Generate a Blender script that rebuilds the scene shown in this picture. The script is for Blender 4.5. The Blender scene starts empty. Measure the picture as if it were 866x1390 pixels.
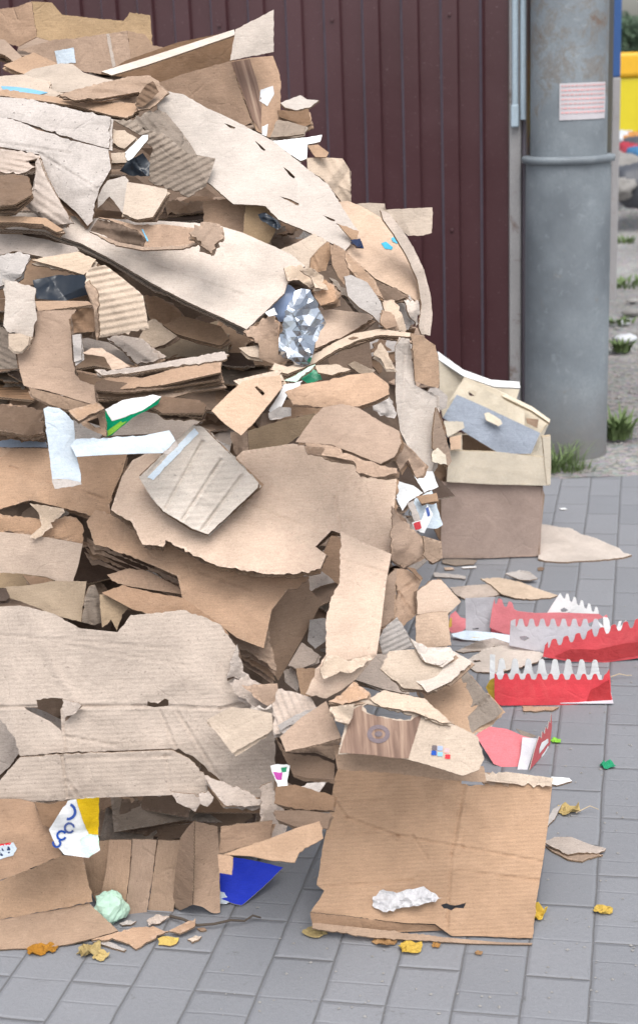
import bpy, math, random, zlib
import numpy as np
from mathutils import Vector, Matrix, noise, geometry

# ------------------------------------------------------------------ camera, sky, sun, exposure
SC = bpy.context.scene
H_CAM, F_PX, CX, CY = 1.5, 1900.0, 433.0, 650.0
PITCH, ROLL = math.atan(542/1900), -0.04
SENS = 36.0
cam_d = bpy.data.cameras.new('camera')
cam = bpy.data.objects.new('camera', cam_d)
SC.collection.objects.link(cam)
cam.location = (0, 0, H_CAM)
RM = Matrix.Rotation(math.pi/2-PITCH, 3, 'X') @ Matrix.Rotation(ROLL, 3, 'Z')
cam.rotation_euler = RM.to_euler()
cam_d.sensor_fit = 'VERTICAL'; cam_d.sensor_height = SENS; cam_d.sensor_width = SENS*637/1024
cam_d.lens = F_PX/1390*SENS
cam_d.shift_y = -45/1390
cam_d.clip_end = 3000; cam_d.clip_start = 0.05
cam_d.dof.use_dof = True; cam_d.dof.focus_distance = 2.85; cam_d.dof.aperture_fstop = 5.6
SC.camera = cam
SC.cycles.diffuse_bounces = 2

SUN_EL, SUN_AZ = math.radians(60), math.radians(172)     # azimuth from +Y towards +X : behind the camera, to the left
world = bpy.data.worlds.new('World'); SC.world = world; world.use_nodes = True
wn = world.node_tree; wn.nodes.clear()
sky = wn.nodes.new('ShaderNodeTexSky'); sky.sky_type = 'NISHITA'; sky.sun_disc = False
sky.sun_elevation = SUN_EL; sky.sun_rotation = SUN_AZ; sky.air_density = 1.4; sky.dust_density = 4.0
hs = wn.nodes.new('ShaderNodeHueSaturation'); hs.inputs['Saturation'].default_value = 0.38   # cloud cover
bg = wn.nodes.new('ShaderNodeBackground'); bg.inputs['Strength'].default_value = 0.135
wo = wn.nodes.new('ShaderNodeOutputWorld')
wn.links.new(sky.outputs[0], hs.inputs['Color']); wn.links.new(hs.outputs[0], bg.inputs[0]); wn.links.new(bg.outputs[0], wo.inputs[0])
sun_d = bpy.data.lights.new('sun', 'SUN'); sun_d.energy = 1.15; sun_d.angle = math.radians(40); sun_d.color = (1, .975, .94)
sun = bpy.data.objects.new('sun', sun_d); SC.collection.objects.link(sun)
sdir = Vector((math.cos(SUN_EL)*math.sin(SUN_AZ), math.cos(SUN_EL)*math.cos(SUN_AZ), math.sin(SUN_EL)))
sun.rotation_euler = sdir.to_track_quat('Z', 'Y').to_euler(); sun.location = (-3, -3, 8)
SC.view_settings.view_transform = 'Standard'; SC.view_settings.look = 'None'
SC.view_settings.gamma = 1; SC.view_settings.use_curve_mapping = False
SC.view_settings.exposure = 0.6

# ------------------------------------------------------------------ helpers: view rays, ids
def ray(x, y):
    return RM @ Vector(((x-CX)/F_PX, -(y-CY)/F_PX, -1))
def P(x, y, Y):
    r = ray(x, y); return Vector((0, 0, H_CAM)) + r*(Y/r.y)
def G(x, y, z=0.0):
    r = ray(x, y); return Vector((0, 0, H_CAM)) + r*((z-H_CAM)/r.z)
RMT = RM.transposed()
def proj(p):
    c = RMT @ (p - Vector((0, 0, H_CAM))); return CX+F_PX*c.x/-c.z, CY-F_PX*c.y/-c.z
TAGS = {'': (0, 0, 1), 'A': (0, 0, 2.887), 'B': (280, 0, 2.706), 'C': (0, 280, 2.887), 'D': (280, 280, 2.706),
        'E': (566, 280, 2.887), 'F': (0, 550, 2.887), 'G': (280, 550, 2.706), 'H': (0, 800, 2.887), 'I': (280, 800, 2.706),
        'J': (566, 640, 2.887), 'K': (566, 760, 2.887), 'L': (0, 1050, 2.165), 'M': (380, 940, 1.782), 'R': (600, 0, 3.256)}
def pp(s):
    if not isinstance(s, str): return [tuple(p) for p in s]
    out = []; t = TAGS['']
    for w in s.split():
        if w in TAGS: t = TAGS[w]
        elif w == '_': t = TAGS['']
        else:
            a, b = w.split(','); out.append((t[0]+float(a)/t[2], t[1]+float(b)/t[2]))
    return out
COL = SC.collection
def tag(o, label=None, cat=None, group=None, kind=None):
    for k, v in (('label', label), ('category', cat), ('group', group), ('kind', kind)):
        if v: o[k] = v
    return o
def empty(name, loc, label, cat, group=None):
    o = bpy.data.objects.new(name, None); o.location = loc; o.empty_display_size = .05; COL.objects.link(o)
    return tag(o, label, cat, group)
def link(name, me, parent=None, loc=None):
    o = bpy.data.objects.new(name, me); COL.objects.link(o)
    if loc is not None: o.location = loc
    if parent is not None:
        o.parent = parent; w = Vector((0, 0, 0)); q = parent
        while q is not None: w = w + q.location; q = q.parent
        o.location = (Vector(loc) if loc is not None else Vector((0, 0, 0))) - w
    return o
def mesh(name, V, Fc, mats, parent=None, mi=None, smooth=False, uv=None):
    """V in world space; the object's origin goes to the mean of V"""
    V = [Vector(v) for v in V]; c = sum(V, Vector())/len(V)
    me = bpy.data.meshes.new(name); me.from_pydata([v-c for v in V], [], Fc)
    for m in (mats if isinstance(mats, (list, tuple)) else [mats]): me.materials.append(m)
    if mi: me.polygons.foreach_set('material_index', mi)
    if smooth: me.polygons.foreach_set('use_smooth', [True]*len(Fc))
    if uv is not None:
        l = me.uv_layers.new(name='UVMap'); idx = np.zeros(len(me.loops), dtype=np.int32); me.loops.foreach_get('vertex_index', idx)
        l.data.foreach_set('uv', np.asarray(uv, dtype=np.float32)[idx].ravel())
    me.update(); return link(name, me, parent, c)

# ------------------------------------------------------------------ materials
def N(nt, t, **kw):
    n = nt.nodes.new(t)
    for k, v in kw.items():
        if k.startswith('_'): setattr(n, k[1:], v)
        else: n.inputs[k.replace('__', ' ')].default_value = v
    return n
def newmat(name):
    m = bpy.data.materials.new(name); m.use_nodes = True; nt = m.node_tree
    b = nt.nodes['Principled BSDF']; return m, nt, b
def mixc(nt, fac, a, b, mode='MIX'):
    n = nt.nodes.new('ShaderNodeMix'); n.data_type = 'RGBA'; n.blend_type = mode
    for k, v in ((0, fac), (6, a), (7, b)):
        if hasattr(v, 'is_linked') or hasattr(v, 'links'): nt.links.new(v, n.inputs[k])
        else: n.inputs[k].default_value = v if k == 0 else (*v, 1) if len(v) == 3 else v
    return n.outputs[2]
def ramp(nt, src, stops):
    r = nt.nodes.new('ShaderNodeValToRGB'); e = r.color_ramp.elements
    while len(e) < len(stops): e.new(.5)
    for i, (p, c) in enumerate(stops):
        e[i].position = p; e[i].color = (c, c, c, 1) if isinstance(c, (int, float)) else (*c, 1)
    nt.links.new(src, r.inputs[0]); return r.outputs[0]
def mathn(nt, op, a, b=None):
    n = nt.nodes.new('ShaderNodeMath'); n.operation = op
    for i, v in ((0, a), (1, b)):
        if v is None: continue
        if hasattr(v, 'links'): nt.links.new(v, n.inputs[i])
        else: n.inputs[i].default_value = v
    return n.outputs[0]
def uvrand(nt):
    tc = nt.nodes.new('ShaderNodeTexCoord'); oi = nt.nodes.new('ShaderNodeObjectInfo')
    mul = nt.nodes.new('ShaderNodeVectorMath'); mul.operation = 'SCALE'; mul.inputs['Scale'].default_value = 37.0
    cmb = nt.nodes.new('ShaderNodeCombineXYZ')
    for i in range(3): nt.links.new(oi.outputs['Random'], cmb.inputs[i])
    nt.links.new(cmb.outputs[0], mul.inputs[0])
    ad = nt.nodes.new('ShaderNodeVectorMath'); ad.operation = 'ADD'
    nt.links.new(tc.outputs['UV'], ad.inputs[0]); nt.links.new(mul.outputs[0], ad.inputs[1])
    return tc, oi, ad.outputs[0]
def noise_n(nt, vec, scale, detail=4, rough=.6, dist=0):
    n = N(nt, 'ShaderNodeTexNoise', Scale=scale, Detail=detail, Roughness=rough, Distortion=dist)
    nt.links.new(vec, n.inputs['Vector']); return n.outputs['Fac']
MAT = {}
def card_mat(name, rgb, wash=.016, var=.17, dirt=.4, fade=None, rough=.9, flute=.0065, wr=.30, scuff=.35, rnd=1.0):
    m, nt, b = newmat(name); tc, oi, v = uvrand(nt); L = nt.links.new
    big = noise_n(nt, v, 7, 5, .6, .4); med = noise_n(nt, v, 45, 4, .65); fine = noise_n(nt, v, 420, 2, .7)
    c = mixc(nt, ramp(nt, big, [(.3, 0), (.7, 1)]), [x*(1-var) for x in rgb], [min(1, x*(1+var)) for x in rgb])
    fd = fade or [min(.8, x*1.18+.03) for x in rgb]
    c = mixc(nt, mathn(nt, 'MULTIPLY', ramp(nt, noise_n(nt, v, 16, 6, .7, 1.0), [(.48, 0), (.68, 1)]), scuff), c, fd)
    # flutes showing through the liner
    mp = nt.nodes.new('ShaderNodeMapping'); L(v, mp.inputs[0])
    wv = N(nt, 'ShaderNodeTexWave', Scale=1/(flute*20)*2*math.pi/ (2*math.pi)*1.0, Distortion=.35, Detail=1, **{'Detail Scale': 2.0}); wv.bands_direction = 'Y'
    wv.inputs['Scale'].default_value = .314/flute
    L(mp.outputs[0], wv.inputs['Vector'])
    wfade = mathn(nt, 'MULTIPLY', ramp(nt, noise_n(nt, v, 11, 2), [(.35, .25), (.65, 1)]), wash)
    c = mixc(nt, wfade, c, mixc(nt, wv.outputs['Fac'], [x*.45 for x in rgb], [min(1, x*1.35) for x in rgb]))
    # dirt marks, specks, fibres
    d1 = ramp(nt, noise_n(nt, v, 22, 8, .75, .6), [(.60, 0), (.74, 1)])
    c = mixc(nt, mathn(nt, 'MULTIPLY', d1, dirt), c, [x*.45 for x in rgb])
    d2 = ramp(nt, noise_n(nt, v, 150, 3, .6), [(.66, 0), (.71, 1)])
    c = mixc(nt, mathn(nt, 'MULTIPLY', d2, dirt*1.2), c, [x*.35 for x in rgb])
    fibre = N(nt, 'ShaderNodeTexNoise', Scale=1.0, Detail=4.0, Roughness=.7); fm = nt.nodes.new('ShaderNodeMapping'); fm.inputs['Scale'].default_value = (60, 420, 1); L(v, fm.inputs[0]); L(fm.outputs[0], fibre.inputs['Vector'])
    c = mixc(nt, .42, c, mixc(nt, ramp(nt, fibre.outputs['Fac'], [(.3, 0), (.7, 1)]), (.38, .38, .38), (.62, .62, .62)), 'OVERLAY')
    c = mixc(nt, .6, c, mixc(nt, ramp(nt, fine, [(.3, 0), (.7, 1)]), (.40, .40, .40), (.60, .60, .60)), 'OVERLAY')
    hsv = nt.nodes.new('ShaderNodeHueSaturation'); L(c, hsv.inputs['Color'])
    L(mathn(nt, 'ADD', mathn(nt, 'MULTIPLY', oi.outputs['Random'], .22*rnd), 1-.11*rnd), hsv.inputs['Value'])
    L(mathn(nt, 'ADD', mathn(nt, 'MULTIPLY', oi.outputs['Random'], .3*rnd), 1-.15*rnd), hsv.inputs['Saturation'])
    b.inputs['Roughness'].default_value = rough
    b.inputs['Specular IOR Level'].default_value = .22
    # wrinkles: ridged noise lines + soft undulation + flutes
    rid = mathn(nt, 'ABSOLUTE', mathn(nt, 'SUBTRACT', noise_n(nt, v, 13, 2, .5, .5), .5))
    rid = ramp(nt, rid, [(0, 0), (.045, 1)])
    # crease net: thin broken fold lines, worn lighter along the fold
    dn = N(nt, 'ShaderNodeTexNoise', Scale=5.0, Detail=2.0); L(v, dn.inputs['Vector'])
    dsc = nt.nodes.new('ShaderNodeVectorMath'); dsc.operation = 'SCALE'; dsc.inputs['Scale'].default_value = .11; L(dn.outputs['Color'], dsc.inputs[0])
    dad = nt.nodes.new('ShaderNodeVectorMath'); dad.operation = 'ADD'; L(v, dad.inputs[0]); L(dsc.outputs[0], dad.inputs[1])
    vo = N(nt, 'ShaderNodeTexVoronoi', Scale=7.0, Randomness=1.0); vo.feature = 'DISTANCE_TO_EDGE'; L(dad.outputs[0], vo.inputs['Vector'])
    vc = N(nt, 'ShaderNodeTexVoronoi', Scale=7.0, Randomness=1.0); L(dad.outputs[0], vc.inputs['Vector'])
    crs = ramp(nt, vo.outputs['Distance'], [(0, 0), (.028, 1)]); msk = ramp(nt, noise_n(nt, v, 9, 3, .6), [(.52, 0), (.66, 1)])
    crl = mathn(nt, 'MULTIPLY', mathn(nt, 'SUBTRACT', 1.0, crs), msk)
    at_ = nt.nodes.new('ShaderNodeAttribute'); at_.attribute_name = 'rim'
    rimf = ramp(nt, mathn(nt, 'MULTIPLY', at_.outputs['Fac'], ramp(nt, noise_n(nt, v, 38, 4, .7), [(.35, .2), (.62, 1)])), [(.25, 0), (.5, 1)])
    c = mixc(nt, mathn(nt, 'MULTIPLY', crl, .30*min(1, wr*1.5)), hsv.outputs[0], fd)
    c = mixc(nt, mathn(nt, 'MULTIPLY', rimf, .55), c, [min(.8, x*1.25+.05) for x in rgb]); L(c, b.inputs['Base Color'])
    vbw = nt.nodes.new('ShaderNodeRGBToBW'); L(vc.outputs['Color'], vbw.inputs[0])
    h0 = mathn(nt, 'ADD', mathn(nt, 'MULTIPLY', crl, -1.3*wr), mathn(nt, 'MULTIPLY', noise_n(nt, v, 30, 5, .6, .8), 2.2*wr))
    h = mathn(nt, 'ADD', h0, mathn(nt, 'MULTIPLY', rid, .5*wr)); h = mathn(nt, 'ADD', h, mathn(nt, 'MULTIPLY', med, .9*wr))
    h = mathn(nt, 'ADD', h, mathn(nt, 'MULTIPLY', rimf, -.35)) if True else mathn(nt, 'ADD', mathn(nt, 'MULTIPLY', rid, .35*wr), mathn(nt, 'MULTIPLY', med, .8*wr))
    h = mathn(nt, 'ADD', h, mathn(nt, 'MULTIPLY', wv.outputs['Fac'], wash*1.3))
    h = mathn(nt, 'ADD', h, mathn(nt, 'MULTIPLY', fine, .12))
    bp = nt.nodes.new('ShaderNodeBump'); bp.inputs['Strength'].default_value = .8; bp.inputs['Distance'].default_value = .0045
    L(h, bp.inputs['Height']); L(bp.outputs[0], b.inputs['Normal'])
    MAT[name] = m; return m
card_mat('tan', (.425, .292, .208)); card_mat('peachlight', (.59, .45, .355), dirt=.3, rnd=.05); card_mat('tan2', (.375, .262, .187)); card_mat('peach', (.52, .39, .30), dirt=.15)
card_mat('faded', (.45, .378, .33), dirt=.5); card_mat('greyish', (.44, .40, .375), dirt=.8, scuff=.6)
card_mat('beige', (.53, .425, .335)); card_mat('pale', (.555, .485, .43), dirt=.3)
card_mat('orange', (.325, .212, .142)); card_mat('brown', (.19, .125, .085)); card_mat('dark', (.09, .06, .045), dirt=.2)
card_mat('olive', (.365, .27, .18)); card_mat('pinkish', (.41, .31, .265), dirt=.1, wr=.15, scuff=.1)
card_mat('white', (.80, .81, .82), dirt=.2, wash=.02, wr=.3); card_mat('bluewhite', (.60, .68, .76), dirt=.25, wash=.02, wr=.35)
card_mat('cream', (.66, .59, .48), dirt=.12, wash=.0, wr=.1); card_mat('greyblue', (.31, .35, .42), dirt=.15, wash=.03, wr=.3)
card_mat('paperbag', (.56, .50, .445), wash=.1, flute=.012); card_mat('greybrown', (.27, .22, .18), wr=.6)
card_mat('kraftfront', (.41, .268, .175), rnd=0, wash=.09, dirt=.22, flute=.0075, wr=.22); card_mat('washed', (.445, .37, .315), wash=.06, dirt=.45, flute=.008)
card_mat('greyliner', (.60, .59, .64), wash=.01, dirt=.1, wr=.25, scuff=.1)
card_mat('green', (.02, .26, .13), wash=0, dirt=.1); card_mat('lime', (.25, .50, .10), wash=0, dirt=.1)
card_mat('blue', (.02, .045, .52), wash=0, dirt=.1, wr=.2); card_mat('ltblue', (.20, .46, .66), wash=0, dirt=.15)
card_mat('red', (.62, .062, .078), wash=0, dirt=.12, wr=.2, fade=(.68, .13, .13), rough=.55)
card_mat('pinkred', (.72, .17, .20), wash=0, dirt=.1, wr=.2, rough=.6); card_mat('darkred', (.40, .03, .035), wash=0, rough=.6)
card_mat('yellow', (.62, .42, .06), wash=0, dirt=.1); card_mat('magenta', (.40, .07, .30), wash=0); card_mat('ink', (.03, .04, .06), wash=0, dirt=0)
card_mat('inkblue', (.05, .10, .35), wash=0); card_mat('navy', (.03, .045, .10), wash=0); card_mat('leaf', (.50, .36, .12), wash=0, dirt=.4)
card_mat('leafbrown', (.34, .18, .06), wash=0, dirt=.4); card_mat('mint', (.50, .66, .56), wash=0, dirt=.2); card_mat('cyan', (.03, .42, .62), wash=0, dirt=0)
card_mat('tape', (.50, .42, .36), wash=0, rough=.25, dirt=.5); card_mat('crumpledwhite', (.66, .65, .67), wash=0, dirt=.2, wr=1.2)
card_mat('inkgrey', (.16, .13, .14), wash=0); card_mat('paleink', (.35, .42, .60), wash=0); card_mat('palepink', (.72, .42, .42), wash=0)

def wood_print():
    m, nt, b = newmat('woodprint'); tc, oi, v = uvrand(nt); L = nt.links.new
    mp = nt.nodes.new('ShaderNodeMapping'); mp.inputs['Scale'].default_value = (60, 3, 1); L(tc.outputs['UV'], mp.inputs[0])
    n = noise_n(nt, mp.outputs[0], 1, 6, .65, .5)
    c = ramp(nt, n, [(.30, (.07, .038, .026)), (.45, (.18, .105, .075)), (.58, (.30, .195, .14)), (.75, (.45, .33, .25))])
    L(c, b.inputs['Base Color']); b.inputs['Roughness'].default_value = .7; MAT['woodprint'] = m
wood_print()
def edge_mat(name, light, dark, flute=.0075):
    m, nt, b = newmat(name); L = nt.links.new
    tc = nt.nodes.new('ShaderNodeTexCoord'); sx = nt.nodes.new('ShaderNodeSeparateXYZ'); L(tc.outputs['UV'], sx.inputs[0])
    s = mathn(nt, 'MULTIPLY', mathn(nt, 'SINE', mathn(nt, 'MULTIPLY', sx.outputs[0], 2*math.pi/flute)), .34)
    d = mathn(nt, 'ABSOLUTE', mathn(nt, 'SUBTRACT', mathn(nt, 'SUBTRACT', sx.outputs[1], .5), s))
    line = mathn(nt, 'LESS_THAN', d, .13)
    lin = mathn(nt, 'GREATER_THAN', mathn(nt, 'ABSOLUTE', mathn(nt, 'SUBTRACT', sx.outputs[1], .5)), .36)
    f = mathn(nt, 'MAXIMUM', line, lin)
    nn = noise_n(nt, tc.outputs['UV'], 60, 3)
    f2 = mathn(nt, 'MULTIPLY', f, ramp(nt, nn, [(.3, .55), (.6, 1)]))
    L(mixc(nt, f2, dark, light), b.inputs['Base Color']); b.inputs['Roughness'].default_value = .95; MAT[name] = m
edge_mat('edge', (.46, .33, .22), (.10, .06, .04)); edge_mat('edgepale', (.58, .49, .40), (.15, .10, .075)); edge_mat('edgewhite', (.70, .69, .66), (.30, .24, .20))
def plain(name, rgb, rough=.7, metal=0, bump=0, bscale=40, var=.15, alpha=None, spec=.5, vscale=9):
    m, nt, b = newmat(name); L = nt.links.new
    tc = nt.nodes.new('ShaderNodeTexCoord'); n = noise_n(nt, tc.outputs['Object'], vscale, 6, .65)
    L(mixc(nt, n, [x*(1-var) for x in rgb], [min(1, x*(1+var)) for x in rgb]), b.inputs['Base Color'])
    b.inputs['Roughness'].default_value = rough; b.inputs['Metallic'].default_value = metal; b.inputs['Specular IOR Level'].default_value = spec
    if bump:
        bp = nt.nodes.new('ShaderNodeBump'); bp.inputs['Strength'].default_value = bump; bp.inputs['Distance'].default_value = .004
        L(noise_n(nt, tc.outputs['Object'], bscale, 5, .6, .3), bp.inputs['Height']); L(bp.outputs[0], b.inputs['Normal'])
    MAT[name] = m; return m
plain('foil', (.50, .54, .60), .2, 1, .35, 9, .2, vscale=12); plain('blackplastic', (.012, .018, .028), .28, 0, .4, 25, .3)
plain('clearplastic', (.50, .54, .60), .18, 0, .6, 35, .3); plain('darkgap', (.035, .026, .022), .95, 0, .5, 15, .4)
plain('balloon', (.36, .48, .74), .25, 0, .1); plain('greenplastic', (.01, .28, .14), .3, 0, .2)

# ------------------------------------------------------------------ the heap's front envelope and its depth map
DT = [(-60, 3.75), (0, 3.6), (100, 3.3), (200, 3.1), (350, 2.92), (500, 2.82), (650, 2.72), (800, 2.62), (950, 2.52), (1080, 2.45), (1290, 2.42), (1400, 2.3)]
def D(x, y):
    d = float(np.interp(y, [a for a, _ in DT], [b for _, b in DT])); return d + max(0, x-360)/250*.42
CELL = 7; ZX0, ZY0 = -120, -120
ZB = np.full((int(1700/CELL), int(1150/CELL)), 99.0)
def splat(px, py, yy):
    i = ((py-ZY0)/CELL).astype(int); j = ((px-ZX0)/CELL).astype(int)
    ok = (i >= 0) & (j >= 0) & (i < ZB.shape[0]) & (j < ZB.shape[1])
    return i[ok], j[ok], yy[ok]

def normal(T, Y):
    T, Y = math.radians(T), math.radians(Y)
    return Vector((math.sin(Y)*math.cos(T), -math.cos(Y)*math.cos(T), math.sin(T)))
CAMP = np.array((0, 0, H_CAM)); RMN = np.array(RM)
def inside(px, py, poly):
    r = np.zeros(len(px), bool); n = len(poly); j = n-1
    for i in range(n):
        xi, yi = poly[i]; xj, yj = poly[j]
        if yi != yj:
            r ^= ((yi > py) != (yj > py)) & (px < (xj-xi)*(py-yi)/(yj-yi)+xi)
        j = i
    return r
def rough_line(poly, step, amp, rnd, clean=()):
    out = []; n = len(poly); s0 = rnd.random()*100
    for i in range(n):
        a = poly[i]; b = poly[(i+1) % n]; L = math.hypot(b[0]-a[0], b[1]-a[1]); k = max(1, int(L/step))
        am = amp*.15 if (i in clean or (amp > .0012 and not clean and rnd.random() < .45)) else amp
        nx, ny = -(b[1]-a[1])/max(L, 1e-9), (b[0]-a[0])/max(L, 1e-9)
        for q in range(k):
            t = q/k; w = min(1, 4*t*(1-t)+.25)
            u = s0+i*7.3+t*L
            d = am*w*(noise.noise(Vector((u*38, s0, 0)))*.55+noise.noise(Vector((u*100, s0, 5)))*1.2+noise.noise(Vector((u*230, s0, 9)))*1.25)
            out.append((a[0]+(b[0]-a[0])*t+nx*d, a[1]+(b[1]-a[1])*t+ny*d))
    return out
class Panel: pass
def to_plane(pts, p0, n, u, v):
    out = []
    for x, y in pts:
        r = ray(x, y); dn = r.dot(n)
        if dn > -.05: dn = -.05
        t = (p0-Vector((0, 0, H_CAM))).dot(n)/dn
        t = min(max(t, .2*p0.y), 1.9*p0.y)
        w = Vector((0, 0, H_CAM))+r*t-p0
        out.append((w.dot(u), w.dot(v)))
    return out
def sheet(name, pts, T=20, Y=0, mat='tan', back=None, edge='edge', off=0.0, at=None, tear=.0016, cr=.004, fr=6.0, curl=0, curld=0,
          holes=(), creases=(), bend=(), ridge=None, th=.0036, hinge=None, push=True, parent=None, wd=0, reg=True,
          seed=None, res=.006, clean=(), depth=None, decal_on=None, behind=False, dens=3600, eps=.009, label=None, gnd=None, local=None, maxpush=.35, jag=None):
    px = pp(pts) if local is None else None
    seed = zlib.crc32((name+str(pts)+str(T)).encode()) if seed is None else seed
    rnd = random.Random(seed); n = normal(T, Y)
    Tr, Yr = math.radians(T), math.radians(Y)
    if decal_on is not None:
        n, p0 = decal_on.n, decal_on.p0; u, v = decal_on.u, decal_on.v
    else:
        if local is None:
            c = (sum(p[0] for p in px)/len(px), sum(p[1] for p in px)/len(px)) if at is None else at
        else: c = at
        if hinge is not None:
            hp, a, b = hinge; a, b = pp(a)[0], pp(b)[0]
            A = hp.p3(a); B = hp.p3(b); ax = (B-A).normalized()
            n = (n-ax*n.dot(ax)).normalized(); p0 = (A+B)/2; push = False
        elif gnd is not None:
            g = pp(gnd)[0]; p0 = G(g[0], g[1], .004); push = False
        else:
            p0 = P(c[0], c[1], (depth if depth is not None else D(*c))+off)
        u = (Vector((-n.y, n.x, 0)).normalized()) if abs(n.z) < .999 else Vector((1, 0, 0)); v = n.cross(u)
    pl = Panel(); pl.n, pl.u, pl.v = n, u, v
    def p3(q, pl=pl):
        r = ray(*q); return Vector((0, 0, H_CAM))+r*((pl.p0-Vector((0, 0, H_CAM))).dot(pl.n)/r.dot(pl.n))
    pl.p3 = p3
    for it in range(3):
        pl.p0 = p0
        if local is None: poly = to_plane(px, p0, n, u, v)
        else: poly = local
        amp = tear if jag is None else jag
        bnd = rough_line(poly, .0055 if decal_on is None else .004, amp, random.Random(seed+1), clean)
        hl = [rough_line(to_plane(pp(h), p0, n, u, v), .0055, .0022, random.Random(seed+2)) for h in holes]
        # interior points
        xs = [p[0] for p in bnd]; ys = [p[1] for p in bnd]; rs = res
        area = (max(xs)-min(xs))*(max(ys)-min(ys))
        if ridge: rs = min(rs, ridge[0]/4.6)
        rs = max(rs, math.sqrt(area/ (14000 if ridge else dens)))
        gx = np.arange(min(xs), max(xs), rs); gy = np.arange(min(ys), max(ys), rs*.866)
        if len(gx) and len(gy):
            X, Yg = np.meshgrid(gx, gy); X = X+((np.arange(len(gy)) % 2)*.5*rs)[:, None]
            rs_ = np.random.RandomState(seed % 2**31); X = (X+rs_.uniform(-.2, .2, X.shape)*rs).ravel(); Yg = (Yg+rs_.uniform(-.2, .2, Yg.shape)*rs).ravel()
            ok = inside(X, Yg, bnd); X, Yg = X[ok], Yg[ok]
        else: X = Yg = np.zeros(0)
        vs = [Vector(p) for p in bnd]; ed = [(i, (i+1) % len(bnd)) for i in range(len(bnd))]
        for h in hl:
            k = len(vs); vs += [Vector(p) for p in h]; ed += [(k+i, k+(i+1) % len(h)) for i in range(len(h))]
        cl = []
        for cc in creases:
            a, b = to_plane(pp(cc[0]), p0, n, u, v)[:2]; cl.append((a, b, cc[1]))
        s0 = (seed % 977)*.37; bl = []
        for bb in bend:
            a, b = to_plane(pp(bb[0]), p0, n, u, v)[:2]; Lb = math.hypot(b[0]-a[0], b[1]-a[1]) or 1
            bl.append((a, ((b[1]-a[1])/Lb, -(b[0]-a[0])/Lb), bb[1]))   # positive side: below a line drawn left to right
        if th > .0015 and cr > .0022 and area > .006:
            ra_ = random.Random(seed+5)
            for _ in range(ra_.choice((1, 2, 2, 3))):
                an_ = ra_.choice((0, math.pi/2, ra_.uniform(0, 3.14)))+ra_.gauss(0, .12); q0 = (min(xs)+(max(xs)-min(xs))*ra_.uniform(.25, .75), min(ys)+(max(ys)-min(ys))*ra_.uniform(.25, .75))
                bl.append((q0, (math.cos(an_), math.sin(an_)), ra_.uniform(-.07, .07)))
        cu = (math.cos(math.radians(curld)), math.sin(math.radians(curld)))
        mx = (sum(xs)/len(xs), sum(ys)/len(ys))
        fl = []
        if cr > .0045 and th > .0003:
            rf_ = random.Random(seed+8); ext = max(max(xs)-min(xs), max(ys)-min(ys))
            for _ in range(4 if cr < .009 else 6):
                an_ = rf_.uniform(0, 6.28); q0 = (min(xs)+(max(xs)-min(xs))*rf_.uniform(.1, .9), min(ys)+(max(ys)-min(ys))*rf_.uniform(.1, .9))
                fl.append((q0, (math.cos(an_), math.sin(an_)), rf_.uniform(-1, 1)*min(.38, cr*24)*min(1, .1/ext+.25)))
        if decal_on is None:
            FX, FY = [], []
            def along_line(p, d, t0, t1, offs):
                n_ = max(2, int(abs(t1-t0)/(rs*.8)))
                for i_ in range(n_+1):
                    t_ = t0+(t1-t0)*i_/n_
                    for o_ in offs: FX.append(p[0]+d[0]*t_-d[1]*o_); FY.append(p[1]+d[1]*t_+d[0]*o_)
            dg_ = math.hypot(max(xs)-min(xs), max(ys)-min(ys))
            for q_, w_, k_ in fl+bl:
                if abs(k_) > .02: along_line(q_, (-w_[1], w_[0]), -dg_, dg_, (0, .0016, -.0016))
            for p_, q_, k_ in cl:
                L_ = math.hypot(q_[0]-p_[0], q_[1]-p_[1]) or 1; along_line(p_, ((q_[0]-p_[0])/L_, (q_[1]-p_[1])/L_), 0, L_, (0, .0042, -.0042, .0075, -.0075))
            if FX:
                FX = np.array(FX); FY = np.array(FY); ok = inside(FX, FY, bnd); FX, FY = FX[ok], FY[ok]
                X = np.concatenate([X, FX]); Yg = np.concatenate([Yg, FY])
        vs += [Vector((a, b)) for a, b in zip(X, Yg)]
        rv, re, rf, *_ = geometry.delaunay_2d_cdt(vs, ed, [], 0, 1e-6)
        rv = np.array([(a.x, a.y) for a in rv]); rf = np.array([f[:] for f in rf])
        if len(rf) == 0: return None
        cen = rv[rf].mean(1); keep = inside(cen[:, 0], cen[:, 1], bnd)
        for h in hl: keep &= ~inside(cen[:, 0], cen[:, 1], h)
        rf = rf[keep]
        used = np.unique(rf); remap = -np.ones(len(rv), int); remap[used] = np.arange(len(used)); rv = rv[used]; rf = remap[rf]
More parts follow.
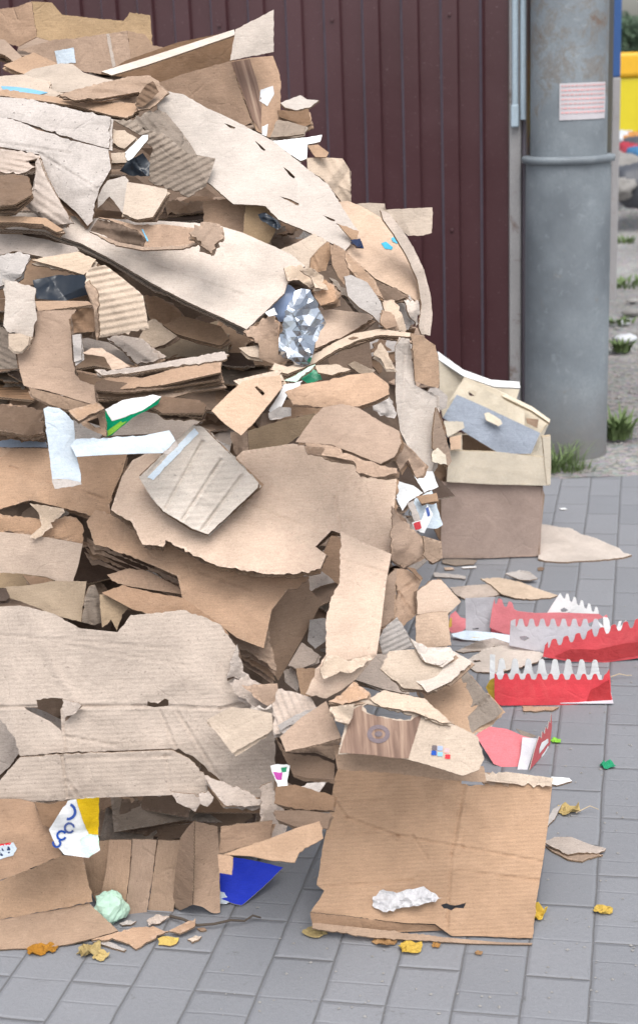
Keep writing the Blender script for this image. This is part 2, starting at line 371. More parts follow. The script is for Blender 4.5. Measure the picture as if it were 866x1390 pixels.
        # height field (towards the camera)
        if decal_on is not None: zf = decal_on.zf
        else:
            cn = cr if cr <= .0045 else .0045+(cr-.0045)*.35
            def zf(a, b, s0=s0, cl=cl, bl=bl, cu=cu, mx=mx, fl=fl, cn=cn):
                z = sum(k_*abs((a-q_[0])*w_[0]+(b-q_[1])*w_[1]) for q_, w_, k_ in fl)+cn*(noise.noise(Vector((a*fr, b*fr, s0)))*1.1+.45*noise.noise(Vector((a*fr*2.7, b*fr*2.7, s0+9))))
                rg = noise.noise(Vector((a*fr*1.3+3, b*fr*1.3, s0+20))); z += cn*.75*(1-min(1, abs(rg)*5))
                if curl: q = (a-mx[0])*cu[0]+(b-mx[1])*cu[1]; z -= curl*q*q
                for p, w, k in bl:
                    q = (a-p[0])*w[0]+(b-p[1])*w[1]
                    if q > 0: z += k*q
                for p, q2, k in cl:
                    dx, dy = q2[0]-p[0], q2[1]-p[1]; L2 = dx*dx+dy*dy or 1; t = min(1, max(0, ((a-p[0])*dx+(b-p[1])*dy)/L2))
                    dd = math.hypot(a-p[0]-dx*t, b-p[1]-dy*t); z -= k*(max(0, 1-dd/.0042)-.4*max(0, 1-abs(dd-.0058)/.0028))*(.55+.9*abs(noise.noise(Vector((a*25, b*25, s0+2)))))
                if ridge:
                    per, am, dg = ridge; dg = math.radians(dg); q = a*math.cos(dg)+b*math.sin(dg)
                    z += am*math.sin(2*math.pi*q/per+.8*noise.noise(Vector((a*9, b*9, s0))))*(.75+.5*noise.noise(Vector((a*14, b*14, s0+3))))
                return z
        pl.zf = zf
        z = np.array([zf(a, b) for a, b in rv])
        W = np.array(p0)+rv[:, :1]*np.array(u)+rv[:, 1:]*np.array(v)
        dirs = W-CAMP; ln = np.linalg.norm(dirs, axis=1)[:, None]; dirs = dirs/ln
        cosn = np.clip(-(dirs@np.array(n)), .42, 1)
        lift = .0016 if decal_on is not None else 0
        Wf = W-dirs*((z+lift)/cosn)[:, None]
        if gnd is not None: Wf[:, 2] = np.maximum(Wf[:, 2], .005)
        # compare with what is already heaped there
        cam_c = (Wf-CAMP)@RMN; qx = CX+F_PX*cam_c[:, 0]/-cam_c[:, 2]; qy = CY-F_PX*cam_c[:, 1]/-cam_c[:, 2]
        tri = rf
        sx = np.concatenate([qx, qx[tri].mean(1)]); sy = np.concatenate([qy, qy[tri].mean(1)]); sY = np.concatenate([Wf[:, 1], Wf[tri, 1].mean(1)])
        i, j, yy = splat(sx, sy, sY)
        if decal_on is not None: break
        if behind:
            pl.vis = float((ZB[i, j] > 50).mean()) if len(i) else 0
            need = (ZB[i, j]); ok = need < 50
            if ok.any():
                s = float(np.max(eps+.012+need[ok]-yy[ok]))
                s = -min(.5, s) if s > 0 else 0
            else: s = 0
            # s negative: move away
            if s == 0: break
            c2 = proj(p0); p0 = P(c2[0], c2[1], p0.y-s); continue
        if not push or len(i) == 0: break
        g = yy-ZB[i, j]; ok = ZB[i, j] < 50
        if not ok.any(): break
        s = float(np.percentile(g[ok], 95))+eps
        if s <= 0.001: break
        s = min(s, maxpush); c2 = proj(p0); p0 = P(c2[0], c2[1], p0.y-s)
    if behind and pl.vis < -1: return None
    if reg and decal_on is None:
        np.minimum.at(ZB, (i, j), yy)
    nv = len(rv); nn = np.array(n)
    if th > 0 and decal_on is None:
        # local normals so that the board keeps its thickness over bends
        Wb = Wf-nn*th
        e = np.sort(np.concatenate([rf[:, [0, 1]], rf[:, [1, 2]], rf[:, [2, 0]]]), axis=1)
        de = np.concatenate([rf[:, [0, 1]], rf[:, [1, 2]], rf[:, [2, 0]]])
        key = e[:, 0]*nv+e[:, 1]; uq, inv, cnt = np.unique(key, return_inverse=True, return_counts=True)
        be = de[cnt[inv] == 1]
        # chain boundary for a running edge coordinate
        nxt = {int(a): int(b) for a, b in be}; along = {}; seen = set()
        for st in list(nxt):
            if st in seen: continue
            cur, s = st, 0.0; along[cur] = 0.0
            while cur not in seen and cur in nxt:
                seen.add(cur); nx = nxt[cur]; s2 = s+float(np.linalg.norm(Wf[nx]-Wf[cur]))
                along[(cur, nx)] = (s, s2); s = s2; cur = nx
        ne = len(be)
        SV = np.concatenate([Wf[be[:, 0]], Wf[be[:, 1]], Wb[be[:, 1]], Wb[be[:, 0]]]) if ne else np.zeros((0, 3))
        V = np.concatenate([Wf, Wb, SV]); F_ = [tuple(int(q) for q in f) for f in rf]+[tuple(int(q)+nv for q in f[::-1]) for f in rf]
        a_ = math.radians(wd); R2 = np.array([[math.cos(a_), -math.sin(a_)], [math.sin(a_), math.cos(a_)]])
        uv = np.zeros((len(V), 2)); uv[:nv] = rv@R2.T; uv[nv:2*nv] = rv@R2.T+3.1
        for k in range(ne):
            F_.append((2*nv+ne+k, 2*nv+k, 2*nv+3*ne+k, 2*nv+2*ne+k))
            s1, s2 = along.get((int(be[k, 0]), int(be[k, 1])), (0, .005))
            uv[2*nv+k] = (s1, 1); uv[2*nv+ne+k] = (s2, 1); uv[2*nv+2*ne+k] = (s2, 0); uv[2*nv+3*ne+k] = (s1, 0)
        mi = [0]*len(rf)+[1]*len(rf)+[2]*ne
        mats = [MAT[mat], MAT[back or mat], MAT[edge]]
    else:
        V = Wf; F_ = [tuple(int(q) for q in f) for f in rf]; uv = rv; mi = None; mats = [MAT[mat]]; ne = 0
    cc = V.mean(0); me = bpy.data.meshes.new(name)
    me.from_pydata((V-cc).tolist(), [], F_)
    for m in mats: me.materials.append(m)
    if mi: me.polygons.foreach_set('material_index', mi)
    me.polygons.foreach_set('use_smooth', [True]*(len(F_)-ne)+[False]*ne)
    l = me.uv_layers.new(name='UVMap'); idx = np.zeros(len(me.loops), dtype=np.int32); me.loops.foreach_get('vertex_index', idx)
    l.data.foreach_set('uv', np.asarray(uv, dtype=np.float32)[idx].ravel()); me.update()
    if decal_on is None and amp > .0016:
        bb_ = np.array(bnd, dtype=np.float32)[::2]; rv_ = rv.astype(np.float32); dd_ = np.sqrt(((rv_[:, None, :]-bb_[None])**2).sum(2)).min(1); rim = np.zeros(len(V), np.float32)
        rim[:nv] = np.exp(-dd_/.006)*min(1, amp/.0035); a2 = me.attributes.new('rim', 'FLOAT', 'POINT'); a2.data.foreach_set('value', rim)
    pl.o = link(name, me, parent, Vector(cc)); pl.c = Vector(cc)
    if label: pl.o['label'] = label
    return pl
GRP = 'torn cardboard pieces heaped in the pile'
def card(label, pts, T=20, Y=0, mat='tan', plies=None, ply=(2, 6), plymat=None, name='cardboard_sheet', cat='cardboard', group=GRP, **kw):
    if plies is None: plies = 1 if (not kw.get('holes') and name == 'cardboard_sheet' and not kw.get('ridge') and mat not in ('white', 'bluewhite') and zlib.crc32(label.encode()) % 5 < 3) else 0
    if plies == 0:
        p = sheet(name, pts, T, Y, mat, **kw); tag(p.o, label, cat, group); return p
    px = pp(pts); c = (sum(a for a, _ in px)/len(px), sum(b for _, b in px)/len(px))
    e = empty('flattened_box' if name == 'cardboard_sheet' else name, P(c[0], c[1], kw.get('depth') or D(*c)), label, cat, group)
    for k in range(plies, 0, -1):
        rk = random.Random(zlib.crc32((label+'j').encode())+k); dr = rk.uniform(-.05, .05)
        ply_ = (ply[0]*.6, ply[1]*.55)
        q = [(x+ply_[0]*k*rk.uniform(.5, 1.5)-dr*(y-c[1])+rk.uniform(-3, 3), y+ply_[1]*k*rk.uniform(.6, 1.2)+dr*(x-c[0])*.6+rk.uniform(-2.5, 2.5)) for x, y in px]
        kk = dict(kw); kk.pop('holes', None); kk.pop('tear', None); kk.pop('parent', None); kk.pop('label', None); kk.pop('clean', None); kk.pop('eps', None); kk.pop('dens', None); kk.pop('creases', None)
        sheet('lower_panel', q, T+rk.uniform(-4, 4), Y+rk.uniform(-4, 4), plymat or rk.choice((mat, mat, 'tan2', 'brown')), parent=e, eps=(.009 if k == plies else .0015), tear=max(.003, kw.get('tear', .002)), seed=zlib.crc32((label+str(k)).encode()), **kk)
    kw.setdefault('eps', .0015); p = sheet('top_panel', pts, T, Y, mat, parent=e, **kw); p.e = e; return p
def decal(parent_panel, pts, mat, name='label', label=None, tear=.0008):
    return sheet(name, pts, mat=mat, decal_on=parent_panel, parent=parent_panel.o, tear=tear, label=label)
# ================================================================== THE SETTING
VP = (876, 90)
dv = ray(*VP); PAV = Vector((dv.x, dv.y, 0)).normalized(); CR = Vector((PAV.y, -PAV.x, 0))     # along the joints / across
CRS = (CR+PAV*.045).normalized()
# ground sheet (dirt with gravel) reaching the horizon
def ground_mat():
    m, nt, b = newmat('dirt'); L = nt.links.new; g = nt.nodes.new('ShaderNodeNewGeometry'); v = g.outputs['Position']
    a = noise_n(nt, v, 1.6, 8, .65, .5); f = noise_n(nt, v, 55, 5, .7)
    vo = N(nt, 'ShaderNodeTexVoronoi', Scale=48.0); L(v, vo.inputs['Vector'])
    c = mixc(nt, ramp(nt, a, [(.35, 0), (.65, 1)]), (.24, .215, .20), (.40, .37, .35))
    c = mixc(nt, ramp(nt, f, [(.35, 0), (.7, 1)]), mixc(nt, .35, c, (.10, .085, .075)), c)
    c = mixc(nt, .35, c, vo.outputs['Color'], 'OVERLAY')
    hsv = N(nt, 'ShaderNodeHueSaturation', Saturation=.35); L(c, hsv.inputs['Color']); L(hsv.outputs[0], b.inputs['Base Color'])
    b.inputs['Roughness'].default_value = .95
    bp = N(nt, 'ShaderNodeBump', Strength=.8, Distance=.012); L(mathn(nt, 'ADD', vo.outputs['Distance'], f), bp.inputs['Height']); L(bp.outputs[0], b.inputs['Normal'])
    return m
def grid_ground(name, f, nu, nv, mat, uvf=None, z=lambda x, y: 0):
    V = []; F_ = []; U = []
    for j in range(nv+1):
        for i in range(nu+1):
            x, y = f(i/nu, j/nv); V.append((x, y, z(x, y))); U.append(uvf(x, y) if uvf else (x, y))
    for j in range(nv):
        for i in range(nu):
            a = j*(nu+1)+i; F_.append((a, a+1, a+nu+2, a+nu+1))
    o = mesh(name, V, F_, mat, smooth=True, uv=U); return tag(o, kind='structure')
gm = ground_mat()
def gz(x, y):
    r = math.hypot(x, y)
    if y < 5.3: return -.03
    return -.012+.03*noise.noise(Vector((x*.7, y*.7, 0)))*min(1, (y-5.3)/2)
def gf(u, v):
    s = lambda t, a, b: (abs(2*t-1)**2.6)*math.copysign(1, 2*t-1)*b
    return s(u, 0, 900), 6+s(v, 0, 900)
grid_ground('ground', gf, 150, 150, gm, z=gz)
# pavement of grey concrete setts
def paver_mat():
    m, nt, b = newmat('pavers'); L = nt.links.new; tc = nt.nodes.new('ShaderNodeTexCoord'); uv = tc.outputs['UV']
    g = nt.nodes.new('ShaderNodeNewGeometry'); v = g.outputs['Position']
    wob = nt.nodes.new('ShaderNodeVectorMath'); wob.operation = 'ADD'
    nz = N(nt, 'ShaderNodeTexNoise', Scale=9.0, Detail=3.0); L(v, nz.inputs['Vector'])
    sc = nt.nodes.new('ShaderNodeVectorMath'); sc.operation = 'SCALE'; sc.inputs['Scale'].default_value = .006
    L(nz.outputs['Color'], sc.inputs[0]); L(uv, wob.inputs[0]); L(sc.outputs[0], wob.inputs[1])
    def brick(ms, smooth, c1, c2, cm, w=.222):
        n = N(nt, 'ShaderNodeTexBrick', Scale=1.0); n.inputs['Mortar Size'].default_value = ms; n.inputs['Mortar Smooth'].default_value = smooth
        n.inputs['Brick Width'].default_value = w; n.inputs['Row Height'].default_value = .111; n.offset = .5; n.offset_frequency = 2
        for k, c in (('Color1', c1), ('Color2', c2), ('Mortar', cm)): n.inputs[k].default_value = (*c, 1)
        L(wob.outputs[0], n.inputs['Vector']); return n
    bk = brick(.0021, .3, (.232, .241, .262), (.275, .282, .304), (.135, .135, .138))
    bd = brick(.0085, 1, (1, 1, 1), (1, 1, 1), (0, 0, 0)); hf = brick(.004, 1, (1, 1, 1), (1, 1, 1), (0, 0, 0), .111)
    c = bk.outputs['Color']
    n1 = noise_n(nt, v, 5, 7, .7, .3); n2 = noise_n(nt, v, 120, 4, .75); n3 = noise_n(nt, v, 600, 2, .6)
    c = mixc(nt, ramp(nt, n1, [(.3, .0), (.7, .55)]), c, mixc(nt, .5, c, (.20, .20, .21)))
    c = mixc(nt, ramp(nt, n2, [(.35, .35), (.65, 0)]), c, (.20, .205, .225))
    c = mixc(nt, ramp(nt, n3, [(.58, 0), (.75, .35)]), c, (.50, .51, .53))
    st = noise_n(nt, v, 14, 6, .8, 1.2); c = mixc(nt, ramp(nt, st, [(.62, 0), (.70, .5)]), c, (.12, .115, .11))
    L(c, b.inputs['Base Color']); b.inputs['Roughness'].default_value = .82; b.inputs['Specular IOR Level'].default_value = .3
    h = mathn(nt, 'ADD', mathn(nt, 'MULTIPLY', bd.outputs['Color'], .8), mathn(nt, 'MULTIPLY', n2, .55))
    h = mathn(nt, 'ADD', h, mathn(nt, 'MULTIPLY', hf.outputs['Color'], .35))
    bp = N(nt, 'ShaderNodeBump', Strength=.8, Distance=.004); L(h, bp.inputs['Height']); L(bp.outputs[0], b.inputs['Normal'])
    return m
A0 = G(843.3, 650)                      # a point that lies on a long joint
def puv(x, y):
    w = Vector((x, y, 0))-A0; det = PAV.x*CRS.y-PAV.y*CRS.x
    return ((w.x*CRS.y-w.y*CRS.x)/det, (PAV.x*w.y-PAV.y*w.x)/det)
edge_far = G(790, 646).y
def pf(u, v):
    y = -2+(edge_far+2)*v; y2 = y
    x = -5+9*u
    if v > .999: y2 = edge_far+.035*noise.noise(Vector((x*3, 0, 0)))
    return x, y2
grid_ground('pavement', pf, 120, 60, paver_mat(), uvf=puv, z=lambda x, y: 0.0)
grid_ground('dirt_verge', lambda u, v: (-5+9*u, edge_far-.03+.5*v), 160, 12, gm, z=lambda x, y: (.004+.012*noise.noise(Vector((x*5, y*5, 3))) if y > edge_far+.0 else .002+.008*noise.noise(Vector((x*7, y*3, 1)))) - (0.05 if y > edge_far+.44 else 0))

def box(V, F_, c, s, ax=None):
    """axis-aligned (or ax=(u,v)) box appended to V, F_"""
    u, v = ax or (Vector((1, 0, 0)), Vector((0, 1, 0))); w = Vector((0, 0, 1)); k = len(V); c = Vector(c)
    for i in (-1, 1):
        for j in (-1, 1):
            for l in (-1, 1): V.append(c+u*i*s[0]/2+v*j*s[1]/2+w*l*s[2]/2)
    F_ += [(k, k+1, k+3, k+2), (k+4, k+6, k+7, k+5), (k, k+4, k+5, k+1), (k+2, k+3, k+7, k+6), (k, k+2, k+6, k+4), (k+1, k+5, k+7, k+3)]
def bevel(o, w=.004, seg=2):
    m = o.modifiers.new('bevel', 'BEVEL'); m.width = w; m.segments = seg; m.limit_method = 'ANGLE'; m.angle_limit = .6; return o

# ---------------- the kiosk of maroon corrugated sheet
def maroon_mat():
    m, nt, b = newmat('maroon_sheet'); L = nt.links.new; tc = nt.nodes.new('ShaderNodeTexCoord'); v = tc.outputs['Object']
    n1 = noise_n(nt, v, 1.2, 6, .6, .3); n2 = noise_n(nt, v, 60, 5, .75); n3 = noise_n(nt, v, 150, 2, .5)
    c = mixc(nt, ramp(nt, n1, [(.3, 0), (.7, 1)]), (.056, .0215, .025), (.078, .0325, .038))
    c = mixc(nt, ramp(nt, n2, [(.60, 0), (.78, .5)]), c, (.16, .10, .11)); c = mixc(nt, ramp(nt, n3, [(.70, 0), (.76, .55)]), c, (.30, .24, .25))
    sp = nt.nodes.new('ShaderNodeSeparateXYZ'); L(v, sp.inputs[0])
    L(c, b.inputs['Base Color']); b.inputs['Roughness'].default_value = .34; b.inputs['Specular IOR Level'].default_value = .55
    L(ramp(nt, n1, [(.3, .30), (.7, .46)]), b.inputs['Roughness'])
    bp = N(nt, 'ShaderNodeBump', Strength=.25, Distance=.01); L(noise_n(nt, v, 5, 4, .6), bp.inputs['Height']); L(bp.outputs[0], b.inputs['Normal']); return m
mar = maroon_mat()
WB = G(694, 607); wall_y = WB
kiosk = empty('kiosk', Vector((WB.x, WB.y, 0)), 'dark maroon corrugated metal kiosk wall standing behind the cardboard heap', 'kiosk')
def wl(s, t, z): return Vector((WB.x, WB.y, 0))+CR*s+PAV*t+Vector((0, 0, z))
per = 50.4/F_PX*WB.y*1.0/ CR.x
ZT = 3.1
# rib positions from the wall's right edge; bright (left) slope then dark (right) slope
prof = []; s = -2.2*per*8
k0 = -26
for k in range(k0, 0):
    a = -.123+(k+1)*per            # bright slope, left side of a raised strip
    prof += [(a, 0), (a+.013, -.022), (a+per*.5-.006, -.022), (a+per*.5, 0)]
prof = [(a, b) for a, b in prof if a < -.100]; prof += [(-.100, 0), (-.012, 0)]
V = []; F_ = []
for a, b in prof:
    for q in range(5): V.append(wl(a, b, .04+ZT*q/4))
for i in range(len(prof)-1):
    for q in range(4): F_.append((i*5+q, (i+1)*5+q, (i+1)*5+q+1, i*5+q+1))
nV = len(V); V += [v+PAV*.0015 for v in V]; F_ += [tuple(x+nV for x in f[::-1]) for f in F_]
rib_sheen = plain('rib_sheen_paint', (.14, .12, .15), .42, 0, 0, 40, .35, vscale=14)  # pale grey paints the sky's reflection onto the left rib slopes
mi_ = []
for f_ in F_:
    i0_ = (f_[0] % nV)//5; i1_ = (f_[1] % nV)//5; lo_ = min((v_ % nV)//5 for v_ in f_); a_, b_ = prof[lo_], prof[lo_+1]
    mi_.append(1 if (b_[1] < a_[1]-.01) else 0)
mesh('corrugated_wall', V, F_, [mar, rib_sheen], kiosk, mi=mi_)
V = []; F_ = []; xl = prof[0][0]
box(V, F_, wl((xl-.02)/2, .9, ZT/2+.02), (-xl-.06, 1.7, ZT-.02), (CR, PAV)); mesh('kiosk_body', V, F_, mar, kiosk)
V = []; F_ = []; box(V, F_, wl(xl/2, .86, ZT+.08), (-xl+.12, 1.95, .06), (CR, PAV)); mesh('roof', V, F_, mar, kiosk)
# screws on the ribs
for k in range(-14, 0, 3):
    for z in (.9, 1.72, 2.3):
        s_ = -.123+(k+1)*per+per*.25+.004; V = []; F_ = []; box(V, F_, wl(s_, -.0265, z), (.012, .006, .012), (CR, PAV)); bevel(mesh('screw_head', V, F_, mar, kiosk), .002)
def rusty(name, base, rust, lo=.55, hi=.68, z0=None, rough=.55, scale=7, bumpk=.4):
    m, nt, b = newmat(name); L = nt.links.new; tc = nt.nodes.new('ShaderNodeTexCoord'); v = tc.outputs['Object']
    n1 = noise_n(nt, v, scale, 8, .75, .6); n2 = noise_n(nt, v, 3, 5, .6); n3 = noise_n(nt, v, 130, 4, .7)
    c = mixc(nt, n2, [x*.78 for x in base], [x*1.2 for x in base]); c = mixc(nt, ramp(nt, n3, [(.3, .3), (.6, 0)]), c, [x*.5 for x in base])
    c = mixc(nt, ramp(nt, n1, [(lo, 0), (hi, 1)]), c, mixc(nt, n3, [x*.6 for x in rust], rust))
    L(c, b.inputs['Base Color']); b.inputs['Roughness'].default_value = rough
    bp = N(nt, 'ShaderNodeBump', Strength=bumpk, Distance=.003); L(mathn(nt, 'ADD', n1, n3), bp.inputs['Height']); L(bp.outputs[0], b.inputs['Normal']); MAT[name] = m; return m
rusty('postgrey', (.34, .33, .335), (.16, .085, .055), .56, .70); rusty('pipe', (.42, .52, .60), (.2, .15, .12), .7, .8); rusty('darkmetal', (.035, .038, .045), (.05, .04, .035), .6, .7)
V = []; F_ = []; box(V, F_, wl(.017, -.004, ZT/2), (.046, .046, ZT), (CR, PAV)); bevel(mesh('corner_post', V, F_, MAT['postgrey'], kiosk), .006)
V = []; F_ = []; box(V, F_, wl(.050, .010, ZT/2), (.016, .036, ZT), (CR, PAV)); bevel(mesh('corner_trim', V, F_, plain('trimgrey', (.16, .14, .17), .4), kiosk), .004)
for s_, r_, z0 in ((.018, .012, 1.235), (.049, .011, 1.20)):
    V = []; F_ = []; n_ = 12
    zb = z0+.12
    for z in (zb, ZT-.1):
        for i in range(n_):
            a = 2*math.pi*i/n_; V.append(wl(s_+r_*math.cos(a), -.042+r_*math.sin(a), z))
    for i in range(n_): F_.append((i, (i+1) % n_, n_+(i+1) % n_, n_+i))
    F_.append(tuple(range(n_))[::-1])
    pi_ = mesh('pipe', V, F_, MAT['pipe'], kiosk, smooth=False)
    if s_ < .03:
        V = []; F_ = []; box(V, F_, wl(s_, -.044, zb-.02), (.03, .03, .085), (CR, PAV)); bevel(mesh('pipe_clip', V, F_, MAT['pipe'], pi_), .006)
# dark shuttered kiosk seen in the gap
sh = empty('shutter_kiosk', wl(.5, 1.2, 0), 'dark kiosk with a slatted roller shutter in the gap behind the pole', 'kiosk')
V = []; F_ = []; box(V, F_, wl(.20, 1.95, 1.55), (.26, 1.2, 3.1), (CR, PAV)); mesh('kiosk_body', V, F_, MAT['darkmetal'], sh)
V = []; F_ = []
for i in range(38): box(V, F_, wl(.20, 1.338, .10+i*.078), (.22, .018, .062), (CR, PAV))
bevel(mesh('shutter', V, F_, MAT['darkmetal'], sh), .006)
V = []; F_ = []; box(V, F_, wl(.075, 1.32, 1.5), (.04, .05, 3.0), (CR, PAV)); mesh('door_frame', V, F_, MAT['postgrey'], sh)

# ---------------- the steel pole
def ring_mesh(name, c, prof_, mat, parent=None, n=64, wob=0, a0=0, a1=2*math.pi, smooth=True, uvs=True):
    V = []; F_ = []; U = []; full = abs(a1-a0-2*math.pi) < 1e-6; m_ = n if full else n+1
    for (r, z) in prof_:
        for i in range(m_):
            a = a0+(a1-a0)*i/n; rr = r+wob*noise.noise(Vector((math.cos(a)*2, math.sin(a)*2, z*6)))
            V.append(Vector((c.x+rr*math.cos(a), c.y+rr*math.sin(a), z))); U.append((a*r, z))
    for j in range(len(prof_)-1):
        for i in range(n):
            i2 = (i+1) % m_ if full else i+1
            F_.append((j*m_+i, j*m_+i2, (j+1)*m_+i2, (j+1)*m_+i))
    return mesh(name, V, F_, mat, parent, smooth=smooth, uv=U)
def pole_mat():
    m, nt, b = newmat('polepaint'); L = nt.links.new; g = nt.nodes.new('ShaderNodeNewGeometry'); v = g.outputs['Position']
    sp = nt.nodes.new('ShaderNodeSeparateXYZ'); L(v, sp.inputs[0]); z = sp.outputs[2]
    n1 = noise_n(nt, v, 9, 9, .75, .5); n2 = noise_n(nt, v, 2.5, 4, .6); n3 = noise_n(nt, v, 90, 5, .7); n4 = noise_n(nt, v, 24, 6, .7, .3)
    c = mixc(nt, ramp(nt, n2, [(.35, 0), (.65, 1)]), (.15, .17, .19), (.275, .31, .338)); c = mixc(nt, ramp(nt, n3, [(.35, .4), (.6, 0)]), c, (.15, .18, .21))
    c = mixc(nt, ramp(nt, n4, [(.57, 0), (.70, .35)]), c, (.36, .40, .43))
    # old peeled paint, more of it above the collar
    up = nt.nodes.new('ShaderNodeMapRange'); up.inputs[1].default_value = 1.25; up.inputs[2].default_value = 1.5; up.inputs[3].default_value = -.10; up.inputs[4].default_value = .06; L(z, up.inputs[0])
    k = mathn(nt, 'ADD', n1, up.outputs[0])
    c = mixc(nt, ramp(nt, k, [(.52, 0), (.60, .6)]), c, mixc(nt, n3, (.13, .115, .10), (.26, .22, .185)))
    c = mixc(nt, ramp(nt, k, [(.64, 0), (.68, .6)]), c, (.16, .085, .05))
    # splashed earth round the foot
    lo = nt.nodes.new('ShaderNodeMapRange'); lo.inputs[1].default_value = .0; lo.inputs[2].default_value = .34; lo.inputs[3].default_value = .75; lo.inputs[4].default_value = 0; L(z, lo.inputs[0])
    c = mixc(nt, mathn(nt, 'MULTIPLY', lo.outputs[0], ramp(nt, n4, [(.3, .55), (.6, 1)])), c, (.19, .165, .15))
    L(c, b.inputs['Base Color']); b.inputs['Roughness'].default_value = .6
    bp = N(nt, 'ShaderNodeBump', Strength=.5, Distance=.004); L(mathn(nt, 'ADD', n1, mathn(nt, 'MULTIPLY', n3, .6)), bp.inputs['Height']); L(bp.outputs[0], b.inputs['Normal']); return m
pm = pole_mat()
PB = G(777, 628); PR = 59.5/F_PX*PB.y/1.02
pc = Vector((PB.x, PB.y+PR, 0))
zr = P(777, 219, pc.y-PR).z
pole = empty('steel_pole', pc, 'thick blue-grey painted steel pole with a collar, standing beside the kiosk', 'pole')
ring_mesh('lower_tube', pc, [(PR*1.0, -.1), (PR, .3), (PR, .8), (PR*.985, zr)], pm, pole)
ring_mesh('upper_tube', pc, [(PR*.885, zr-.005), (PR*.885, zr+.5), (PR*.88, 3.4)], pm, pole)
ring_mesh('collar', pc, [(PR*.9, zr+.016), (PR*1.07, zr+.013), (PR*1.085, zr+.004), (PR*1.07, zr-.010), (PR*.96, zr-.014)], pm, pole, wob=.004)
ra = PR*.885
def notice(z0, z1, a0, a1, label, lines, seed):
    n_ = ring_mesh('paper_notice', pc, [(ra+.003, z0), (ra+.004, (z0+z1)/2), (ra+.003, z1)], MAT['noticepaper'], None, 12, .0015, a0, a1)
    tag(n_, label, 'notice'); r = random.Random(seed)
    for i in range(lines):
        z = z1-.012-(z1-z0-.02)*i/lines; a = a0+.05
        V = []; F_ = []
        while a < a1-.08:
            w = r.uniform(.03, .10); w = min(w, a1-.05-a); h = .0055
            k = len(V)
            for q in range(4):
                aa = a+w*q/3
                for zz in (z, z+h): V.append(Vector((pc.x+(ra+.0062)*math.cos(aa), pc.y+(ra+.0062)*math.sin(aa), zz)))
            for q in range(3): F_.append((k+2*q, k+2*q+2, k+2*q+3, k+2*q+1))
            a += w+.022
        mesh('print_line', V, F_, MAT['palepink'], n_)
plain('noticepaper', (.60, .57, .60), .8, 0, .3, 30, .08)
def ang(x): return -math.pi/2+math.asin(max(-1, min(1, (P(x, 150, pc.y-PR*.9).x-pc.x)/ra)))
zt = P(795, 112, pc.y-ra).z; zb_ = P(795, 162, pc.y-ra).z
notice(zb_, zt, ang(760), ang(824), 'weathered white paper notice with pink print stuck on the pole', 7, 3)

# ---------------- things far behind on the right
def prism(px_, Y, depth, name, mat, parent=None):
    f = [P(x, y, Y) for x, y in px_]; V = f+[p+Vector((0, depth, 0)) for p in f]; n = len(f)
    F_ = [tuple(range(n))[::-1], tuple(range(n, 2*n))]+[(i, (i+1) % n, n+(i+1) % n, n+i) for i in range(n)]
    return mesh(name, V, F_, mat, parent)
rusty('bluepaint', (.03, .10, .30), (.1, .07, .06), .66, .8); rusty('paleconcrete', (.36, .35, .36), (.30, .24, .17), .55, .75)
Yq = 9.5; q0 = G(832, 262+60).x
tp = empty('painted_post', P(833, 300, Yq), 'slim grey concrete post with a blue painted top behind the pole', 'post')
zf_ = 0
def post(name, x0, x1, za, zb2, mat):
    a = P(x0, 200, Yq); b2 = P(x1, 200, Yq); V = []; F_ = []; box(V, F_, ((a.x+b2.x)/2, Yq, (za+zb2)/2), (b2.x-a.x, .09, zb2-za)); return bevel(mesh(name, V, F_, mat, tp), .01)
zs = P(832, 105, Yq).z
post('shaft', 827, 838.5, -.05, zs, MAT['paleconcrete']); post('painted_top', 826, 838, zs, zs+1.2, MAT['bluepaint'])
plain('skip_yellow', (.66, .55, .02), .45, 0, .15, 6, .1); plain('skip_orange', (.75, .42, .02), .45)
Ys = 17
sk = empty('yellow_skip', P(860, 270, Ys), 'big yellow metal waste container with an orange rim at the far right', 'container')
x0 = P(838, 100, Ys).x; zt = P(850, 71, Ys).z
V = []; F_ = []; box(V, F_, (x0+1.6, Ys+.8, (zt-.28+.12)/2), (3.2, 1.6, zt-.28-.12)); bevel(mesh('body', V, F_, MAT['skip_yellow'], sk), .03)
V = []; F_ = []; box(V, F_, (x0+1.6, Ys+.8, zt-.14), (3.28, 1.68, .28)); bevel(mesh('rim', V, F_, MAT['skip_orange'], sk), .04)
for i in range(4):
    V = []; F_ = []; box(V, F_, (x0+.35+i*.8, Ys-.03, (zt-.5)/2+.1), (.07, .06, zt-.55)); bevel(mesh('rib', V, F_, MAT['skip_yellow'], sk), .01)
V = []; F_ = []; box(V, F_, (x0+1.6, Ys-.02, .62), (3.1, .05, .07)); bevel(mesh('rail', V, F_, MAT['skip_yellow'], sk), .01)

